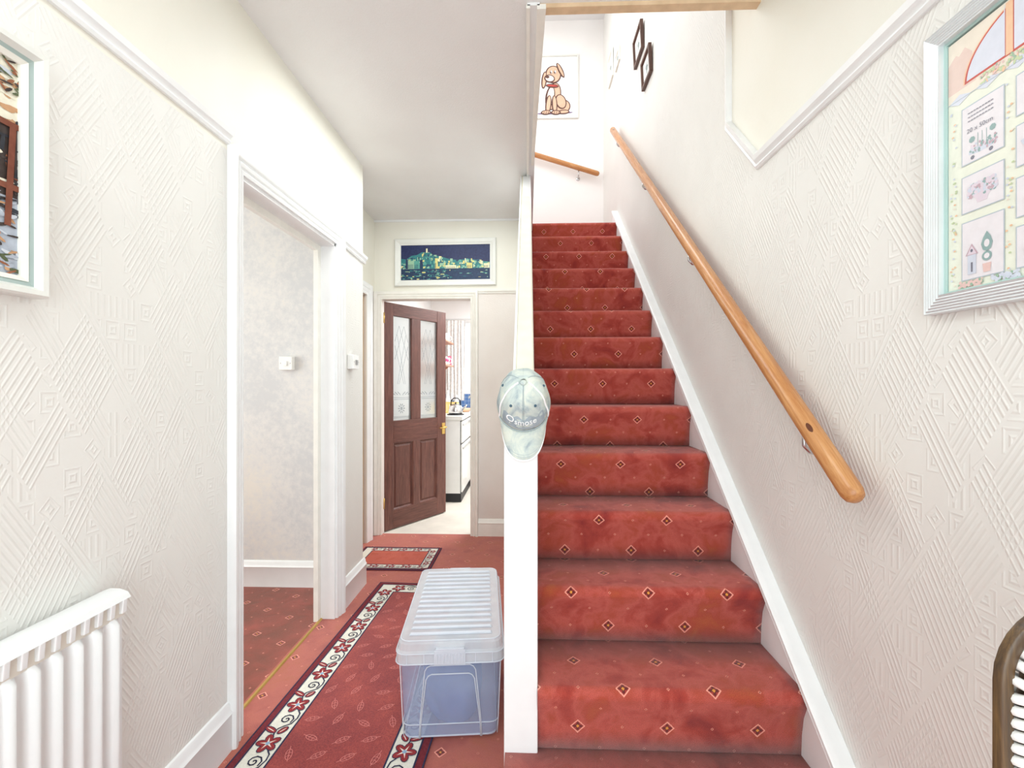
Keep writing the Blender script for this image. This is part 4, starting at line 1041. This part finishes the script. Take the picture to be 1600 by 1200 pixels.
# cord loops wound round an inner rod inside the frame
inner = rail_path(.031, 6)
def along(path, s):
    for (x0, z0), (x1, z1) in zip(path, path[1:]):
        l = math.hypot(x1 - x0, z1 - z0)
        if s <= l: return (x0 + (x1 - x0) * s / l, z0 + (z1 - z0) * s / l, (x1 - x0) / l, (z1 - z0) / l)
        s -= l
    return None
inner = [(x, max(z, .47)) for x, z in inner]
bm = BM(); tube(bm, [(x, 0, z) for x, z in inner], .007, 8); obj('inner_rod', bm, M_cw, ch)
s = .02; k = 0
proto = None
while k < 260:
    a = along(inner, s)
    if a is None: break
    if proto is None:
        bmc = BM(); tube(bmc, [(.017 * cos(t_), .017 * sin(t_), .004 * sin(t_)) for t_ in [2 * pi * i / 14 for i in range(14)]], .0056, 7, closed=True)
        proto = obj('cord_loop', bmc, M_cord, ch, smooth=True); c = proto
    else:
        c = proto.copy(); COL.objects.link(c); c.parent = ch
    c.location = (a[0], 0, a[1]); c.rotation_mode = 'QUATERNION'; c.rotation_quaternion = Vector((a[2], 0, a[3])).to_track_quat('Z', 'Y')
    s += .0135; k += 1
bm = BM()
for q in range(9): box(bm, -XW + .055, XW - .055, -.004, .004, .50 + q * .048, .525 + q * .048)
obj('woven_band', bm, M_cord, ch, bevel=.003)

# ------------------------------------------------------------------ kitchen
M_unit = paint('white_laminate', (240, 239, 235), .35, 3); M_work = paint('pale_worktop', (232, 230, 224), .35, 4, 60)
M_tile, nt, b_ = new_mat('blue_tiles', .2)
br = nt.nodes.new('ShaderNodeTexBrick'); br.inputs['Color1'].default_value = tuple(lin((70, 106, 160))) + (1,); br.inputs['Color2'].default_value = tuple(lin((92, 126, 176))) + (1,); br.inputs['Mortar'].default_value = tuple(lin((168, 184, 204))) + (1,)
br.inputs['Scale'].default_value = 10; br.inputs['Brick Width'].default_value = .5; br.inputs['Row Height'].default_value = .5; br.inputs['Mortar Size'].default_value = .02; br.offset = 0
mp_ = nt.nodes.new('ShaderNodeMapping'); mp_.inputs['Rotation'].default_value = (pi / 2, 0, 0); nt.links.new(coords(nt), mp_.inputs[0]); nt.links.new(mp_.outputs[0], br.inputs[0]); nt.links.new(br.outputs[0], b_.inputs['Base Color'])
un = thing('kitchen_unit', 'white kitchen base unit with black plinth seen past the open door', 'cabinet', (-1.01, 4.90, 0))
bm = BM(); box(bm, -.30, .285, 0, 1.28, .095, .885); obj('carcass', bm, M_unit, un)
bm = BM(); box(bm, -.30, .292, .012, 1.28, 0, .095); obj('plinth', bm, M_black, un)
bm = BM(); box(bm, .285, .289, 0.001, 1.28, .098, .882); obj('edge_gap', bm, M_black, un)
for y0 in (.010, .46, .91):
    for nm, z0, z1 in (('drawer', .640, .872), ('cupboard_door', .106, .618)):
        bm = BM(); box(bm, .289, .306, y0 + (0 if y0 < .1 else .004), min(y0 + .44, 1.27), z0, z1); d_ = obj(nm, bm, M_unit, un, bevel=.003)
        bm = BM(); box(bm, .306, .318, y0 + .02, min(y0 + .42, 1.25), z1 - .045, z1 - .025); obj('handle', bm, M_chrome, d_)
bm = BM(); box(bm, -1.318, -0.70, 4.885, 6.198, .886, .935)
tag(obj('worktop', bm, M_work, bevel=.005), 'pale worktop lying along the white kitchen base unit', 'worktop')
bm = BM(); box(bm, -1.318, 1.0, 6.188, 6.199, .936, 1.145)
obj('trim_14', bm, M_tile, kind='structure')
# cabinet under the window to the right, with worktop and tap
bm = BM(); box(bm, -.66, 1.0, 5.72, 6.19, 0.095, .885); obj('carcass', bm, M_unit).parent = (u2 := thing('sink_unit', 'white sink unit under the kitchen window', 'cabinet', (0, 0, 0)))
bm = BM(); box(bm, -.66, 1.0, 5.76, 6.18, 0, .095); obj('plinth', bm, M_black, u2)
bm = BM(); box(bm, -.695, 1.0, 5.69, 6.185, .886, .935); obj('sink_top', bm, M_chrome, u2)
for x0 in (-.655, -.11, .44): bm = BM(); box(bm, x0, x0 + .53, 5.700, 5.718, .11, .87); obj('cupboard_door', bm, M_unit, u2, bevel=.003)
tp = thing('tap', 'dark chrome swan-neck tap at the kitchen sink', 'tap', (-.62, 6.10, .935))
bm = BM(); tube(bm, [(0, 0, 0), (0, 0, .15), (-.03, -.01, .19), (-.09, -.03, .20), (-.15, -.05, .18), (-.16, -.05, .15)], .012, 10); obj('spout', bm, M_chrome, tp)
bm = BM(); lathe(bm, [(.028, 0), (.028, .01), (.018, .03), (.0, .03)]); obj('base', bm, M_chrome, tp)
# kettle
kt = thing('kettle', 'squat stainless steel kettle standing on a dark hob plate', 'kettle', (-.80, 5.06, .947))
bm = BM(); lathe(bm, [(0, 0), (.070, 0), (.080, .012), (.082, .045), (.070, .085), (.045, .105), (.030, .110), (0, .112)], seg=24); obj('body', bm, M_chrome, kt)
bm = BM(); tube(bm, [(-.055, 0, .09), (-.05, 0, .15), (-.02, 0, .175), (.02, 0, .175), (.05, 0, .15), (.055, 0, .09)], .006, 8); obj('handle', bm, M_black, kt)
bm = BM(); tube(bm, [(.07, 0, .05), (.105, 0, .075), (.125, 0, .10)], [.014, .011, .009], 10); obj('spout', bm, M_chrome, kt)
bm = BM(); lathe(bm, [(.012, .110), (.008, .118), (.012, .126), (0, .13)]); obj('lid_knob', bm, M_black, kt)
bm = BM(); lathe(bm, [(0, 0), (.095, 0), (.095, .010), (0, .0115)], (-.80, 5.06, .9355), 24); tag(obj('hob_plate', bm, M_black), 'round black plate under the kettle on the worktop', 'hob plate')
# dish rack, bottles
M_yel = paint('yellow_plastic', (234, 206, 130), .4, 5)
dk = thing('dish_rack', 'pale yellow plastic dish rack on the worktop behind the kettle', 'dish rack', (-1.0, 5.45, .936))
bm = BM(); box(bm, -.16, .16, -.12, .12, 0, .015); obj('tray', bm, M_yel, dk)
for yy in (-.12, .12):
    bm = BM(); box(bm, -.16, .16, yy - .005, yy + .005, .105, .125); obj('rim', bm, M_yel, dk)
    for k in range(11): bm = BM(); box(bm, -.158 + k * .0305, -.146 + k * .0305, yy - .004, yy + .004, .015, .105); obj('slat', bm, M_yel, dk)
for xx in (-.16, .155): bm = BM(); box(bm, xx, xx + .006, -.12, .12, .015, .125); obj('end_panel', bm, M_yel, dk)
def bottle(label, loc, mat, hh):
    t = thing('bottle', label, 'bottle', loc)
    bm = BM(); lathe(bm, [(0, 0), (.032, 0), (.034, .01), (.034, hh * .55), (.014, hh * .75), (.013, hh * .85), (0, hh * .85)], seg=16); obj('body', bm, mat, t)
    bm = BM(); lathe(bm, [(.015, hh * .85), (.015, hh), (0, hh)], seg=12); obj('cap', bm, M_white, t)
bottle('slim white washing-up bottle left of the tiles behind the dish rack', (-1.06, 6.05, .936), M_white, .26)
bottle('short white bottle at the right of the dish rack', (-.93, 5.95, .936), paint('milky_bottle', (226, 232, 236), .3), .20)
bm = BM(); lathe(bm, [(0, 0), (.05, 0), (.075, .03), (.08, .045), (.072, .045), (.05, .012), (0, .010)], (-.77, 5.60, .9365), 20)
tag(obj('bowl', bm, paint('peach_bowl', (228, 190, 160), .4)), 'small peach bowl on the worktop behind the kettle', 'bowl')
# shelf with cups
M_shelf = wood('orange_pine_shelf', (188, 120, 88), (214, 156, 120), 1)
sh = thing('wall_shelf', 'two-tier pine cup shelf on the kitchen side wall', 'shelf', (-1.32, 5.2, 1.5))
for z in (0, .29):
    bm = BM(); box(bm, 0, .36, 0, .72, z, z + .02); obj('shelf_board', bm, M_shelf, sh, bevel=.003)
for y in (.12, .66):
    bm = BM(); prism(bm, [(0, -.16), (.03, -.16), (.20, -.09), (.30, 0), (0, 0)], 'y', y, y + .02); obj('bracket', bm, M_shelf, sh)
    bm = BM(); box(bm, 0, .02, y, y + .02, .02, .29); obj('upright', bm, M_shelf, sh)
def mug(label, loc, mats, hang=0):
    t = thing('mug', label, 'mug', loc); t.rotation_euler = (hang, 0, .6)
    bm = BM(); lathe(bm, [(0, 0), (.034, 0), (.038, .006), (.040, .085), (.037, .085), (.034, .008), (0, .006)], seg=18); obj('cup', bm, mats[0], t)
    bm = BM(); tube(bm, [(.038, 0, .07), (.062, 0, .066), (.068, 0, .045), (.060, 0, .022), (.036, 0, .018)], .005, 8); obj('handle', bm, mats[0], t)
    if len(mats) > 1: bm = BM(); lathe(bm, [(.0395, .028), (.0412, .03), (.0412, .062), (.0395, .064)], seg=18); obj('printed_band', bm, mats[1], t)
M_rm = paint('magenta_glaze', (196, 50, 110), .3)
mug('plain white mug at the front of the upper shelf', (-1.01, 5.50, 1.812), [M_white]); mug('white mug further along the upper shelf near its end', (-1.02, 5.72, 1.812), [M_white])
mug('white mug with a red band at the near end of the lower shelf', (-1.00, 5.44, 1.522), [M_white, M_rm]); mug('tall white mug with red band stacked beside the lower shelf end', (-1.00, 5.62, 1.522), [paint('cream_glaze', (240, 236, 226), .3), M_rm])
bm = BM(); prism(bm, [(0, 0), (.02, .10), (.05, .12), (.08, .10), (.09, 0)], 'x', -1.02, -.98); bmesh.ops.translate(bm, verts=bm.verts[:], vec=(0, 5.78, 1.521))
tag(obj('letter_rack', bm, paint('pink_card', (214, 110, 140), .6)), 'pink card rack at the far end of the lower shelf', 'rack')
# window and curtain
win = BM(); box(win, -1.0, .35, 6.21, 6.25, 1.15, 1.20); box(win, -1.0, .35, 6.21, 6.25, 2.07, 2.12)
for x in (-1.0, -.35, .30): box(win, x, x + .05, 6.21, 6.25, 1.20, 2.07)
wo = obj('window_1', win, M_white, kind='structure')
M_clear, nt, b_ = new_mat('window_glass', .02); b_.inputs['Transmission Weight'].default_value = 1; b_.inputs['Base Color'].default_value = (1, 1, 1, 1); b_.inputs['IOR'].default_value = 1.05
for x0, x1 in ((-.95, -.35), (-.30, .30)): bm = BM(); box(bm, x0, x1, 6.226, 6.230, 1.20, 2.07); obj('pane', bm, M_clear, wo)
M_curt, nt, b_ = new_mat('grey_voile', .9); f1 = noise_tex(nt, coords(nt), 40, 3)
nt.links.new(ramp(nt, f1, [(.4, (222, 219, 216)), (.6, (240, 237, 234))]), b_.inputs['Base Color'])
cu = thing('curtain', 'pale grey pleated curtain hanging at the kitchen window', 'curtain', (-1.0, 6.12, 1.06))
bm = BM(); N = 90; g = []
for i in range(N + 1):
    x = -.10 + .255 * i / N; ph = i / N * 5.5 * 2 * pi
    g.append([bm.verts.new((x + .006 * sin(ph * .5 + z * 3), .015 * sin(ph + .4 * z) * (1 if z < .95 else .5), z)) for z in (0, .3, .6, .9, 1.02, 1.08)])
for a, b in zip(g, g[1:]):
    for j in range(5): bm.faces.new((a[j], b[j], b[j + 1], a[j + 1])).smooth = True
obj('cloth', bm, M_curt, cu)
bm = BM(); tube(bm, [(-.15, .0, 1.09), (1.4, .0, 1.09)], .010, 8); obj('curtain_rail', bm, M_white, cu)
